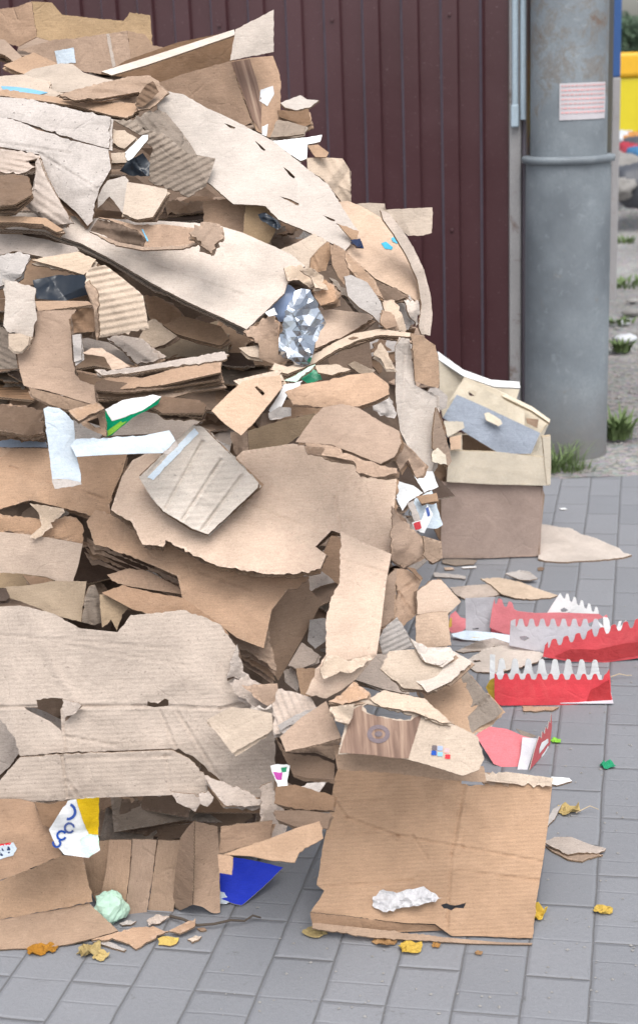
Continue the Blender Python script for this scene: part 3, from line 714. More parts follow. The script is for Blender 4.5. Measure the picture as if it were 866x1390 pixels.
# rubbish bags and scraps heaped before the skip (each its own)
def blob(name, c, r, mat, seed, sq=(1, 1, .7), n=14, cr=.35, parent=None):
    V = []; F_ = []; m_ = n*2
    for j in range(n+1):
        th_ = math.pi*j/n
        for i in range(m_):
            ph = 2*math.pi*i/m_; d = Vector((math.sin(th_)*math.cos(ph), math.sin(th_)*math.sin(ph), math.cos(th_)))
            k = 1+cr*noise.noise(d*1.7+Vector((seed, 0, 0)))+cr*.6*abs(noise.noise(d*4+Vector((0, seed, 0))))+cr*.25*noise.noise(d*11)
            V.append(Vector(c)+Vector((d.x*sq[0], d.y*sq[1], d.z*sq[2]))*r*k)
    for j in range(n):
        for i in range(m_): F_.append((j*m_+i, j*m_+(i+1) % m_, (j+1)*m_+(i+1) % m_, (j+1)*m_+i)[::-1])
    return mesh(name, V, F_, mat, parent, smooth=True)
plain('bagblue', (.05, .17, .34), .4, 0, .5, 10); plain('bagred', (.36, .03, .05), .45, 0, .5, 10); plain('bagorange', (.50, .22, .05), .5, 0, .5, 10)
plain('baggrey', (.07, .075, .09), .5, 0, .5, 10); plain('bagwhite', (.55, .58, .62), .5, 0, .5, 10); plain('stone', (.25, .24, .23), .95, 0, .6, 12)
far = [(845, 190, .13, 'bagwhite', 'white'), (850, 203, .12, 'bagblue', 'blue'), (858, 192, .14, 'bagorange', 'orange'), (856, 207, .16, 'bagred', 'red'), (866, 205, .2, 'baggrey', 'black'),
       (843, 228, .2, 'stone', 'brown'), (852, 248, .22, 'baggrey', 'dark grey'), (868, 250, .26, 'baggrey', 'charcoal'), (878, 215, .2, 'bagblue', 'navy'), (840, 255, .14, 'stone', 'mud-coloured')]
for i, (x, y, r, mt, cn) in enumerate(far):
    c = P(x, y, 15.6-.05*(y-180)*.6); c.z = max(c.z, r*.4)
    tag(blob('rubbish_bag', c, r, MAT[mt], i*3.1), f'{cn} rubbish bag in the distant heap before the yellow container', 'rubbish', 'far rubbish bags')
for i, (p_, T_, Y_) in enumerate([('838,205 850,210 862,232 848,238 838,222', 40, 10), ('850,215 868,222 872,240 856,246', 30, -20), ('858,250 875,246 880,262 862,268', 60, 0)]):
    s_ = sheet('crate_panel', p_, T_, Y_, 'peach', push=False, depth=14.2+.2*i, th=.03, res=.08, reg=False, cr=.02)
    tag(s_.o, ['leaning pale wooden crate side in the distant rubbish heap', 'second pale crate side tipped right of the leaning one in distant heap', 'flat pale board lowest in the distant rubbish heap'][i], 'crate panel', 'far crate panels')
# earth bank under the rubbish
tag(mesh('earth_mound', *(lambda V: (V, [(j*13+i, j*13+i+1, (j+1)*13+i+1, (j+1)*13+i) for j in range(12) for i in range(12)]))(
    [Vector((3.2+3.2*i/12-.4, 13.6+3.2*j/12, -.05+.55*math.sin(math.pi*min(1, max(0, i/12)))**.6*math.sin(math.pi*j/12)**.7+.06*noise.noise(Vector((i*.7, j*.7, 0))))) for j in range(13) for i in range(13)]), gm, smooth=True), kind='structure')

# stones and litter along the dirt track
plain('gravelstone', (.30, .29, .28), .95, 0, .6, 30, .35); plain('litterwhite', (.62, .64, .68), .7, 0, .4, 20)
rnd = random.Random(12); V = []; F_ = []
for i in range(900):
    x = rnd.uniform(.85, 3.4); y = edge_far+.06+abs(rnd.gauss(0, 1.6))
    r = rnd.uniform(.004, .014)*(1+.15*(y-5)); k = len(V); rt = [Vector((rnd.uniform(.7, 1.3), 0, 0)).x for _ in range(6)]
    c = Vector((x, y, .004+gz(x, y)*(1 if y > edge_far+.45 else 0)))
    for q, d in enumerate([(1, 0, 0), (0, 1, 0), (-1, 0, 0), (0, -1, 0), (0, 0, .7), (0, 0, -.7)]): V.append(c+Vector(d)*r*rt[q])
    for a, b2 in ((0, 1), (1, 2), (2, 3), (3, 0)): F_ += [(k+a, k+b2, k+4), (k+b2, k+a, k+5)]
tag(mesh('gravel', V, F_, MAT['gravelstone']), 'loose grey gravel scattered over the dirt beyond the pavement', 'gravel', kind='stuff')
for i, (x, y, r, mt, lb) in enumerate([(848, 463, .05, 'litterwhite', 'crumpled white litter lying on the dirt right of the pole'), (862, 456, .03, 'stone', 'small brown stone on the dirt beside white litter'),
        (856, 427, .045, 'stone', 'dark flat stone on the dirt above the white litter'), (845, 440, .03, 'litterwhite', 'pale litter scrap between dark stone and pole'), (858, 240+170, .03, 'gravelstone', 'grey stone on the dirt track farthest from the pavement')]):
    c = G(x, y); c.z = r*.3; tag(blob('litter' if 'litter' in lb else 'stone', c, r, MAT[mt], i*7+.3, (1.3, 1, .5), 9), lb, 'litter' if 'litter' in lb else 'stone')

# weeds
plain('grassgreen', (.13, .19, .07), .7, 0, 0, 40, .45, vscale=30)
def weed(c, r, h, n, seed, label, leafy=False, grp='weeds along the dirt edge'):
    rd = random.Random(seed); V = []; F_ = []
    for i in range(n):
        a = rd.uniform(0, 2*math.pi); d = r*rd.random()**.7; b0 = Vector((c.x+d*math.cos(a), c.y+d*math.sin(a)*.7, 0)); hh = h*rd.uniform(.4, 1)
        ln = rd.uniform(.2, .9)*hh; w = rd.uniform(.0015, .003)*(2.2 if leafy else 1); da = a+rd.uniform(-1, 1); dx = Vector((math.cos(da), math.sin(da), 0)); sx = Vector((-dx.y, dx.x, 0))
        k = len(V); seg = 4
        for q in range(seg+1):
            t = q/seg; p_ = b0+dx*ln*t*t+Vector((0, 0, hh*(t-.35*t*t))); ww = w*(1-t**2)*(1+1.2*math.sin(math.pi*t)*leafy)
            V.append(p_-sx*ww); V.append(p_+sx*ww)
        for q in range(seg): F_.append((k+2*q, k+2*q+1, k+2*q+3, k+2*q+2))
    return tag(mesh('weed_tuft', V, F_, MAT['grassgreen']), label, 'weed', grp)
weed(G(762, 636), .10, .17, 150, 1, 'tall tuft of grass growing at the left foot of the pole')
weed(G(748, 640), .06, .10, 90, 2, 'low grass tuft beside the wooden crate near the pole')
weed(G(785, 640), .07, .06, 60, 3, 'short sparse grass in front of the pole foot')
weed(G(713, 565), .05, .5, 70, 4, 'tall thin weeds in the gap between kiosk corner and pole', True)
weed(G(846, 388), .28, .10, 120, 5, 'broad green weed patch on the dirt right of the pole, farthest back', True)
weed(G(842, 478), .05, .12, 60, 6, 'green weed against the right side of the pole', True)
weed(G(840, 596), .05, .22, 60, 7, 'thin weeds growing right behind the pole foot', True)
weed(G(846, 330), .10, .12, 50, 8, 'small distant weed by the track edge above the weed patch', True)
weed(G(843, 440), .07, .08, 40, 9, 'pale weed above white litter next to the pole', True)

# trees
plain('bark', (.09, .07, .055), .95, 0, .6, 20)
def leafmat(name, c):
    m, nt, b = newmat(name); L = nt.links.new; g = nt.nodes.new('ShaderNodeNewGeometry')
    L(mixc(nt, g.outputs['Random Per Island'], [x*.55 for x in c], [x*1.5 for x in c]), b.inputs['Base Color']); b.inputs['Roughness'].default_value = .6; MAT[name] = m
leafmat('leafdark', (.035, .075, .025)); leafmat('leafmid', (.06, .105, .06))
def tree(base, h, cr_, n, ls, seed, label, mat, clumps=16, zc=.62):
    rd = random.Random(seed); e = empty('tree', base, label, 'tree', 'trees beyond the waste container')
    V = []; F_ = []
    def limb(a, b2, r0, r1):
        d = (b2-a).normalized(); s = d.orthogonal().normalized(); t = d.cross(s); k = len(V)
        for q, (p_, r) in enumerate(((a, r0), ((a+b2)/2+s*r0*.5, (r0+r1)/2), (b2, r1))):
            for i in range(8): V.append(p_+(s*math.cos(i*math.pi/4)+t*math.sin(i*math.pi/4))*r)
        for q in range(2):
            for i in range(8): F_.append((k+q*8+i, k+q*8+(i+1) % 8, k+(q+1)*8+(i+1) % 8, k+(q+1)*8+i))
    top = base+Vector((0, 0, h*zc)); limb(base-Vector((0, 0, .2)), top, h*.03, h*.015)
    cs = []
    for i in range(clumps):
        a = rd.uniform(0, 6.28); el = rd.uniform(-.5, 1.3); r = cr_*rd.uniform(.35, .85)
        c = top+Vector((math.cos(a)*math.cos(el), math.sin(a)*math.cos(el), math.sin(el)*.8))*r; cs.append((c, cr_*rd.uniform(.25, .42))); limb(top-Vector((0, 0, h*.15*rd.random())), c, h*.009, h*.002)
    mesh('trunk', V, F_, MAT['bark'], e, smooth=True); V = []; F_ = []
    for i in range(n):
        c, r = rd.choice(cs); d = Vector((rd.gauss(0, 1), rd.gauss(0, 1), rd.gauss(0, .8))); d = d.normalized()*r*rd.random()**.4; p_ = c+d
        u = Vector((rd.gauss(0, 1), rd.gauss(0, 1), rd.gauss(0, 1))).normalized(); w = u.orthogonal().normalized(); s = ls*rd.uniform(.6, 1.3); k = len(V)
        V.extend([p_-u*s, p_+w*s*.45, p_+u*s, p_-w*s*.45]); F_.append((k, k+1, k+2, k+3))
    mesh('crown', V, F_, MAT[mat], e)
tb = P(846, 8, 20); tree(Vector((tb.x+.6, 20, 0)), 5.2, 1.9, 16000, .05, 5, 'leafy dark green tree whose branches hang in at the top right', 'leafdark', 22, .74)
for i, (x, Yt, h, lb) in enumerate([(842, 70, 5.6, 'distant hazy tree directly right of the blue post'), (868, 80, 5.4, 'distant hazy tree at the right edge above the yellow container'), (852, 90, 3.0, 'low distant bush between the two hazy trees')]):
    tree(Vector((P(x, 60, Yt).x, Yt, 0)), h*.72, h*.30, 5000, .14, 20+i, lb, 'leafmid', 14, .62)
# ================================================================== THE HEAP, from the back to the front
def group_thing(name, label, cat, c, d=None): return empty(name, P(c[0], c[1], d or D(*c)), label, cat)

# ---- top left: boxes lying on the crest
e = group_thing('fruit_tray', 'pale tan open fruit tray with raised corner, highest on the heap at top left', 'cardboard tray', (60, 40), 3.75)
t1 = sheet('side_panel', 'A -40,40 62,28 125,5 145,145 75,182 -40,150', 4, -28, 'tan', depth=3.75, parent=e, cr=.002, push=False)
t2 = sheet('side_panel', 'A 125,5 205,10 245,58 485,82 510,48 590,60 600,185 420,175 215,165 145,145', 6, 12, 'olive', parent=e, hinge=(t1, 'A 125,5', 'A 145,145'), cr=.002)
t3 = sheet('bottom_panel', 'A 75,182 145,145 420,165 600,185 560,215 300,240 60,215', 80, 0, 'tan2', parent=e, depth=3.8, push=False, eps=0)
e = group_thing('long_box', 'long tan cardboard box with a small blue-white label under the fruit tray', 'cardboard box', (130, 70), 3.6)
t1 = sheet('front_panel', 'A 75,195 215,155 300,150 500,120 515,240 400,292 270,268 215,245 130,210', 10, -6, 'tan', parent=e, depth=3.6, cr=.002, push=False)
decal(t1, 'A 215,200 290,186 299,246 226,250', 'bluewhite')
decal(t1, 'A 418,133 430,131 455,262 443,266', 'tape', 'tape')
t2 = sheet('end_panel', 'A 500,120 570,135 600,178 670,190 515,240', 10, 35, 'tan2', parent=e, hinge=(t1, 'A 500,120', 'A 515,240'), cr=.002)
card('dark layered board ends at the left edge below the fruit tray', 'A -30,150 20,155 90,225 60,245 20,215 -30,200', 60, 0, 'tan2', plies=3, ply=(0, 5), plymat='brown', depth=3.55)
card('triangular brown flap sticking up beside the long box at upper left', 'A 15,255 135,205 228,250 150,272 95,290 40,268', 55, -8, 'tan2', tear=.001, depth=3.5, cr=.002)
card('small stick-like board end behind the rim of the large opened box', 'A 655,190 690,168 735,172 700,195 670,215', 40, 0, 'tan2', depth=3.75)

# ---- the large opened box with the wood-print tape
e = group_thing('opened_box', 'large opened brown box with an upright white flap and wood-print tape near the crest', 'cardboard box', (290, 110), 3.45)
b1 = sheet('back_panel', 'A 395,290 500,235 700,165 866,132 920,140 920,250 700,330', 8, 6, 'brown', parent=e, depth=3.55, cr=.002, push=False)
b3 = sheet('front_panel', '214,113 250,100 313,83 322,110 342,166 330,172 280,160 214,140', 12, -10, 'orange', parent=e, depth=3.38, cr=.002, push=False)
b4 = sheet('side_panel', 'B 88,226 160,212 245,205 262,250 275,300 272,410 265,490 230,505 185,480 162,420', 6, 38, 'tan', parent=e, hinge=(b3, 'B 90,226', 'B 160,420'), cr=.002, clean=(0, 1, 2))
decal(b4, 'B 92,228 160,216 185,290 205,370 200,480 170,440 130,330', 'woodprint', 'tape')
decal(b4, 'B 200,330 245,315 250,345 225,390 195,370', 'white', 'label')
decal(b4, 'B 205,465 228,455 222,500 205,495', 'white', 'label')
b5 = sheet('flap', 'B 108,108 248,35 248,190 88,222', 12, 10, 'pale', parent=e, depth=3.34, cr=.002, tear=.001, push=False)
b6 = sheet('rim', '138,97 200,78 262,58 318,40 320,47 262,67 200,88 152,102', 62, 0, 'pale', parent=e, depth=3.42, cr=.001, push=False, tear=.0005)
card('pale curled scrap poking out right of the wood-print tape', 'B 272,378 345,350 370,365 412,368 385,392 330,405 290,395', 58, 10, 'pale', plies=1, ply=(1, 4), depth=3.42)
card('dark folded scraps packed under the pale curled scrap by the maroon wall', 'B 262,405 340,408 375,400 385,455 360,468 300,440 268,430', 40, 10, 'brown', plies=2, ply=(2, 6), depth=3.45, cr=.012)
card('creased brown paper wedged below the wood-print box on its right', 'B 262,440 300,445 365,465 360,492 300,500 235,505', 50, 0, 'greybrown', cr=.012, depth=3.42)
card('white board lying between the wood-print box and the long pale sheet', 'B 240,518 370,505 425,495 418,520 372,530 370,582 345,590 300,560', 55, 5, 'white', depth=3.36, cr=.005)
card('crumpled beige end of a carton standing right of the white board', 'B 370,580 430,578 500,582 525,620 532,740 520,775 480,720 430,660 372,622', 12, 18, 'beige', plies=1, cr=.012, ridge=(.02, .0015, 30))
card('small tan scrap with blue tape peeking beside the maroon wall', 'B 372,535 410,530 450,560 440,578 400,576', 30, 10, 'tan2', cr=.01)
x1 = card('long pale box end that juts out right against the maroon wall', 'B 535,750 600,745 655,748 660,770 745,765 830,762 828,855 795,865 740,866 690,820 590,800', 18, -5, 'beige', tear=.001, depth=3.55, cr=.006, creases=[('B 655,770 690,860', .006)])
card('small tan curl on the box end at the maroon wall', 'B 585,765 640,800 700,812 690,850 640,860 590,830', 20, 25, 'tan2', cr=.012, curl=3, curld=40)

# ---- tan sheet with blue dots and its taped rim
u7 = card('broad tan sheet with two blue dots on the right shoulder of the heap', 'D 430,-10 520,-20 570,0 640,40 700,110 745,190 800,280 812,350 770,348 740,325 680,295 620,265 510,165 440,60', 46, 28, 'peach', cr=.006, tear=.0015, depth=3.25)
decal(u7, 'D 642,135 660,130 685,150 680,160 655,155', 'cyan', 'blue_dot'); decal(u7, 'D 678,117 690,112 710,124 700,137 685,130', 'cyan', 'blue_dot')
card('clear taped strip curving down the right rim of the heap', 'D 640,15 670,25 715,80 760,150 800,235 822,320 830,400 822,475 790,470 780,440 790,360 775,270 735,180 690,105 650,50', 20, 45, 'tape', cr=.006, tear=.001, cat='tape strip', name='tape_strip', group=None, depth=3.32)
for lb, p_, T_, Y_, m_, pl_ in [
    ('jagged grey scrap just left of the taped rim', 'D 690,325 745,325 760,350 770,420 740,455 700,400', 15, 25, 'greyish', 1),
    ('brown scrap standing under the blue-dotted sheet', 'D 610,285 700,300 745,330 690,350 650,345 615,310', 40, 10, 'brown', 1),
    ('beige torn strip hanging below the blue-dotted sheet on the right', 'D 645,350 690,345 720,400 735,455 700,462 665,420', 25, 30, 'beige', 0),
    ('crumpled plastic-coated strip at the bulging right rim', 'D 725,345 780,350 785,395 770,440 745,400', 10, 40, 'pale', 0)]:
    card(lb, p_, T_, Y_, m_, plies=pl_, cr=.01, tear=.004)

# ---- kraft faces and dark hollow left of it
card('tan inner carton wall left of the dark hollow under the long pale sheet', 'D -10,-20 150,-30 150,20 135,135 80,140 20,110 -10,60', 18, -10, 'tan', cr=.003)
card('olive carton wall folded right of the dark hollow', 'D 148,-20 200,-25 262,65 250,100 215,165 132,140', 12, 32, 'olive', cr=.003)
card('long pale diagonal sheet with small slits running down to the right shoulder', '212,132 228,124 249,128 280,146 317,163 372,192 417,229 446,251 474,296 487,315 478,330 468,341 435,322 378,298 361,280 348,278 317,277 287,251 262,235 225,215', 42, 10, 'pale', cr=.0035, tear=.0012,
     holes=['B 66,452 84,458 108,468 104,473 82,466', 'B 180,517 200,533 219,551 213,554 196,540', 'B 284,613 305,628 327,650 322,656 302,640', 'B 268,720 310,732 341,748 339,755 308,741', 'B 428,790 450,798 474,808 470,813 446,804'])
card('small brown wedge under the tip of the long pale sheet', 'D 478,62 560,92 548,132 540,128 505,90', 15, 20, 'tan2', cr=.004)
card('crumpled grey-black scrap in the notch beneath the blue-dotted sheet', 'D 530,125 565,118 572,140 555,150', 20, 10, 'navy', cr=.01)
bl = sheet('black_plastic', 'D 190,30 215,22 262,50 275,75 262,86 235,72 200,50', 30, 10, 'blackplastic', cr=.016, fr=25, th=.001, reg=True); tag(bl.o, 'crumpled black plastic bit inside the hollow under the long pale sheet', 'plastic')

card('tan folded wedge whose tip rises above the grey sheet in the middle', 'D 245,170 330,135 395,100 445,128 420,150 385,190 380,235 345,235 300,205', 44, -4, 'beige', cr=.004)
card('dark inner fold of the tan wedge', 'D 385,190 420,150 450,130 462,165 440,235 400,245 380,238', 8, 30, 'tan2', cr=.008, ridge=(.012, .001, 20))
card('tan triangular board end right of the folded wedge', 'D 452,140 510,165 515,200 527,245 510,292 485,262 462,215', 8, 15, 'tan', plies=1, ply=(4, 3))
for lb, p_, T_, Y_, m_, pl_ in [
    ('ragged strips of torn brown board below the slitted sheet', 'D 515,170 600,250 640,330 600,320 560,270 520,225', 35, 20, 'tan2', 3),
    ('slim dark board edge crossing behind the pale grey panel', 'D 450,262 475,268 570,350 620,420 600,425 540,370', 25, 20, 'greybrown', 1)]:
    card(lb, p_, T_, Y_, m_, plies=pl_, cr=.008, tear=.004)
card('pale grey panel leaning right of the foil bag', 'D 505,258 530,252 590,278 640,350 650,385 645,440 610,400 560,370 520,330', 28, 20, 'greyish', cr=.006)
card('beige torn piece right of the pale grey panel', 'D 645,380 680,390 700,440 660,450 640,430', 20, 25, 'tan', cr=.008)

card('long faded slab sweeping from the left edge down to the foil bag', '-10,288 60,290 130,296 220,300 290,304 330,316 395,345 414,361 392,380 386,398 335,447 300,430 256,410 208,385 152,352 110,330 60,314 -10,309', 46, 4, 'pale', plies=1, ply=(-2, 8), plymat='greybrown', cr=.005, tear=.001, th=.0055, edge='edgepale', creases=[('150,340 330,400', .002)])
# ---- upper left
card('pale tan sheet tilted up under the long box at upper left', 'A 95,290 130,270 240,248 285,250 330,285 400,305 475,320 370,355 240,362 180,350', 68, 0, 'beige', cr=.003, tear=.0015)
f = card('curled board with a sky-blue printed patch at the left edge', 'A -30,300 95,292 190,318 195,345 240,368 200,385 100,372 -30,350', 62, 0, 'beige', plies=1, cr=.007)
decal(f, 'A 5,337 60,340 110,346 190,362 160,370 60,362 15,352', 'ltblue', 'printed_patch')
card('torn double-wall board with ragged kraft edges running to the upper middle', 'A -30,345 100,362 230,380 380,392 530,405 545,432 500,462 430,450 300,415 120,388 -30,372', 64, 0, 'tan2', plies=2, ply=(0, 4), cr=.005, tear=.004)
card('rolled kraft strip with a torn hooked end at the upper middle', 'A 235,372 300,350 400,325 500,300 585,295 612,312 640,345 660,365 625,400 590,425 545,432 530,405 560,375 545,360 400,385 290,392', 45, 10, 'tan2', plies=1, ply=(1, 3), cr=.012, tear=.004, ridge=(.03, .002, 80))
card('dark ridged hollow end of the rolled kraft strip', 'A 540,380 575,330 600,318 625,360 590,395 560,420 535,415', 5, 30, 'brown', cr=.012, ridge=(.012, .002, 60))
card('upper ragged brown sheet over the ridged liner at upper middle', 'A 500,472 590,432 650,440 700,500 745,560 775,610 790,640 720,600 600,520', 40, 12, 'greybrown', cr=.010, tear=.005, ridge=(.016, .0018, 30))
card('ridged brown-grey liner with exposed flutes fanned at upper middle', 'A 440,468 520,470 570,510 640,520 735,600 845,620 830,670 808,730 740,772 590,712 580,640 600,590 570,540 500,500', 24, 8, 'greybrown', cr=.008, tear=.004, ridge=(.0125, .0022, 115))
card('small beige folded scrap tucked in the hollow left of the ridged liner', 'A 436,510 490,510 537,540 490,582 440,560', 30, 0, 'beige', cr=.006)
card('white-edged board end in the hollow left of the ridged liner', 'A 488,600 560,530 582,528 580,548 512,632 490,628', 25, -20, 'white', tear=.001)
card('narrow beige slat left of the white-edged board end', 'A 432,600 490,597 498,636 436,640', 20, 0, 'beige', tear=.001)
bl = sheet('black_plastic', 'A 500,632 560,600 590,640 585,690 520,690 470,670', 15, 0, 'blackplastic', cr=.02, fr=20, th=.001, off=.06); tag(bl.o, 'black plastic film in the hollow behind the ridged liner', 'plastic')
card('faded grey sheet at the left edge with a ragged lower border', 'A -30,380 0,380 100,386 300,430 435,460 428,580 410,578 290,545 130,490 40,462 -30,458', 34, -4, 'greyish', cr=.006, tear=.003, plies=1)
card('scuffed grey sheet hanging in a long point at upper left', 'A -30,462 40,465 130,500 290,552 425,585 437,660 390,740 372,800 366,866 345,885 300,830 230,770 172,670 155,605 90,590 -30,570', 26, 0, 'greyish', cr=.009, tear=.003, creases=[('A 155,600 380,740', .004), ('A 0,560 280,600', .003)], curl=.5, curld=0)
card('ridged faded liner at the left edge under the scuffed grey sheet', 'A -30,580 60,590 160,610 160,618 100,632 140,655 75,682 -30,668', 40, 0, 'faded', cr=.006, tear=.004, ridge=(.013, .0016, 75))
card('fan of torn ridged liner left of the hanging grey point', 'A 152,615 180,690 260,830 290,875 240,880 190,860 105,800 130,765 140,700', 20, -22, 'faded', plies=2, ply=(-3, 3), cr=.01, tear=.004, ridge=(.015, .0015, 60))
card('dark brown layers stacked at the left edge under the ridged liner', 'A -30,690 60,682 110,690 130,760 60,800 -30,810', 55, 0, 'brown', plies=3, ply=(0, 7), cr=.01, off=.05)
card('tan board ends at the left edge above the long grey slab', 'C -30,38 100,40 180,45 250,92 225,100 170,70 60,62 -30,62', 55, 0, 'tan2', plies=2, ply=(0, 5), cr=.008)
card('pale rolled scrap standing right of the hanging grey point', 'A 385,775 400,740 422,708 490,690 505,705 500,760 482,835 455,800 430,770 385,815', 15, -10, 'pale', curl=6, curld=20, cr=.003, tear=.001)
card('beige square panel right of the pale rolled scrap', 'A 500,713 580,725 655,742 655,762 600,850 540,860 482,838', 50, 0, 'beige', plies=2, ply=(2, 5), cr=.003)

# ---- kraft wedge folded over
e = group_thing('folded_box', 'flattened kraft box folded into a wedge with open layered end, above the long grey slab', 'cardboard box', (200, 318))
w1 = sheet('top_panel', 'C 385,42 440,50 530,72 640,70 800,90 855,105 830,125 790,140 720,155 560,162 575,130 540,95 450,62', 40, 5, 'tan', parent=e, cr=.006, tear=.003)
decal(w1, 'C 556,90 562,90 583,135 578,138', 'ltblue', 'blue_line')
sheet('side_panel', 'C 355,95 385,50 450,62 540,98 573,132 560,162 470,142', 10, -18, 'brown', parent=e, cr=.01, tear=.003, ridge=(.02, .003, 80))
sheet('lower_panel', 'C 352,98 470,142 560,158 720,155 850,112 845,124 720,166 560,172 455,152', 50, 0, 'tan2', parent=e, cr=.004, tear=.003)
card('splintered torn kraft end sticking out right of the folded wedge', 'C 740,100 800,60 866,70 880,120 840,150 830,185 800,160', 30, 15, 'tan2', plies=2, ply=(2, 4), cr=.012, tear=.008)

# ---- centre left recess and its contents
card('faded flat sheet at the left edge beneath the long slab', 'C -30,108 80,110 180,130 300,160 312,175 262,195 200,205 60,175 -30,200', 58, 0, 'faded', plies=1, cr=.006)
card('beige flap in the shade under the long slab at left', 'C 125,210 230,190 310,178 378,208 350,250 330,268 230,238', 52, 0, 'beige', cr=.004)
card('crumpled grey paper curl at the left edge beside the dark hollow', 'C -30,200 70,178 118,190 100,240 85,275 30,305 -30,320', 40, 10, 'greyish', plies=1, cr=.014, tear=.004)
bl = sheet('black_plastic', 'C 130,290 220,270 330,268 352,300 350,345 250,372 145,362', 25, 0, 'blackplastic', cr=.016, fr=12, th=.001); tag(bl.o, 'shiny navy-black plastic bag stuffed in the hollow at left', 'plastic bag')
card('thin curved board under the black plastic bag', 'C 140,372 230,370 345,372 365,385 250,400 150,410', 70, 0, 'tan2', plies=2, ply=(0, 4))
card('grey ridged liner at the left edge behind the hanging tag', 'C -30,455 30,485 60,560 72,635 -30,640', 20, 10, 'greybrown', ridge=(.012, .0016, 60), cr=.006)
l1 = card('large tan L-shaped panel folded at its foot, hanging at centre left', 'C 130,412 200,408 300,404 282,440 280,500 285,600 296,660 315,682 370,700 377,765 397,785 300,758 230,735 95,702 80,650 68,575 118,560 140,500', 22, 0, 'tan', cr=.005, tear=.0015, bend=[('C 60,640 390,760', .25)])
card('kraft box edge under the foot of the L-shaped panel', 'C 115,712 230,740 300,762 397,790 392,812 320,806 230,790 130,745', 5, 0, 'tan2', plies=1, cr=.004)
card('small pale tag-shaped panel hanging at the left edge over the L-shaped panel', 'C 22,288 60,296 142,322 140,380 146,430 130,512 80,500 30,490 15,468 22,380', 12, 0, 'pale', cr=.003, tear=.002, plies=1, ply=(-1, 2))
card('round-ended tab below the pale tag-shaped panel', 'C 35,500 80,498 118,512 112,545 85,570 55,568 36,545', 14, 0, 'beige', cr=.002)
card('dark folded board bundle in the hollow right of the L-shaped panel', 'C 282,425 320,400 370,400 375,440 372,490 290,497', 10, 0, 'brown', plies=3, ply=(-1, 5), cr=.014, ridge=(.02, .003, 40))
card('narrow grey scrap between the L-shaped panel and the curled tube', 'C 285,505 318,500 322,600 292,610', 15, 0, 'greyish', cr=.006)
card('ragged tan sheets under the slab right of the ridged liner', 'C 565,350 615,352 700,400 722,440 720,462 640,472 600,462 580,420', 35, 0, 'tan', plies=1, ply=(3, 2), cr=.010, tear=.005)
card('long brown board in shade below the slab at centre', 'C 640,465 720,430 866,470 900,520 860,545 760,520 690,500', 45, 0, 'tan2', plies=2, cr=.006)
card('beige three-cornered scrap below the ridged liner', 'C 540,520 570,470 600,440 640,470 695,508 650,540 600,556', 30, 5, 'beige', cr=.006, tear=.003)
card('curled shavings of pale liner below the ridged liner', 'C 420,515 480,505 560,520 600,560 640,590 600,610 540,620 480,560', 40, 0, 'faded', plies=2, ply=(4, 4), cr=.014, tear=.004)
card('ridged beige liner with wide horizontal flutes at centre left', 'C 342,258 360,240 412,230 480,280 562,350 575,420 585,480 480,500 390,515 385,450 375,380 335,300', 20, 6, 'beige', cr=.005, tear=.004, ridge=(.0125, .0020, 97))
card('crumpled lip along the left side of the ridged beige liner', 'C 335,300 350,290 385,350 388,500 376,512 370,400', 5, -30, 'tan2', cr=.012, tear=.004)
card('pale kraft wedge folded under the curled tube', 'C 325,575 360,555 400,555 440,580 512,628 440,642 410,590', 30, -5, 'peach', cr=.004, tear=.001)
def tube(label, a, b, r, mat, n=22, open_=.86, seed=1, off=-.02):
    A = P(*a, D(*a)+off); B = P(*b, D(*b)+off); ax = (B-A).normalized(); s = ax.cross(Vector((0, -1, 0))).normalized(); t = s.cross(ax); V = []; F_ = []; U = []
    L_ = (B-A).length; m_ = 16
    for j in range(m_+1):
        for i in range(n+1):
            th_ = 2*math.pi*open_*1.6*i/n; rr = r*(1-.30*i/n)*(1+.10*noise.noise(Vector((i*.4, j*.3, seed))))*(1-.25*(1-j/m_))
            jag = .004*noise.noise(Vector((i*.9, seed, 0))) if j in (0, m_) else 0
            V.append(A+ax*(L_*j/m_+jag)+s*math.cos(th_)*rr+t*math.sin(th_)*rr); U.append((L_*j/m_, th_*r))
    for j in range(m_):
        for i in range(n): F_.append((j*(n+1)+i, j*(n+1)+i+1, (j+1)*(n+1)+i+1, (j+1)*(n+1)+i))
    o = mesh('paper_roll', V, F_, MAT[mat], smooth=True, uv=U); so = o.modifiers.new('s', 'SOLIDIFY'); so.thickness = .0015; tag(o, label, 'paper roll')
    q = [proj(v) for v in V]; i, j, y = splat(np.array([a_[0] for a_ in q]), np.array([a_[1] for a_ in q]), np.array([v.y for v in V])); np.minimum.at(ZB, (i, j), y); return o
tube('curled beige liner tube open toward the right, at centre left', (106, 464), (186, 485), .017, 'faded', seed=2, off=-.05)

# ---- the long slab across the heap
card('rolled crumpled lip at the right tip of the long slab', 'D 285,225 350,215 372,240 415,255 410,285 380,300 340,270 300,275', 30, 20, 'beige', cr=.014, fr=14, tear=.004)
card('shaggy torn edges under the tip of the long slab', 'D 135,460 200,420 240,400 265,430 262,490 230,520 180,500', 20, 15, 'tan', plies=3, ply=(3, 3), cr=.012, tear=.006)
card('small torn tan corner hanging under the slab tip left of the foil', 'D 120,520 190,510 200,560 150,545', 35, 0, 'beige', cr=.006)
card('brown board in shade directly behind the foil bag', 'D 190,490 300,470 330,560 250,580 195,560', 10, 0, 'tan2', off=.03, cr=.008)
card('cluster of torn strips standing between the slab tip and grey panel', 'D 390,290 440,270 480,310 470,350 420,365 395,330', 25, 15, 'tan', plies=3, ply=(4, 3), cr=.012, tear=.006)
card('short curled strip rising above the foil bag', 'D 345,235 385,225 420,250 440,300 400,300 385,262', 20, 20, 'beige', cr=.012, tear=.004)

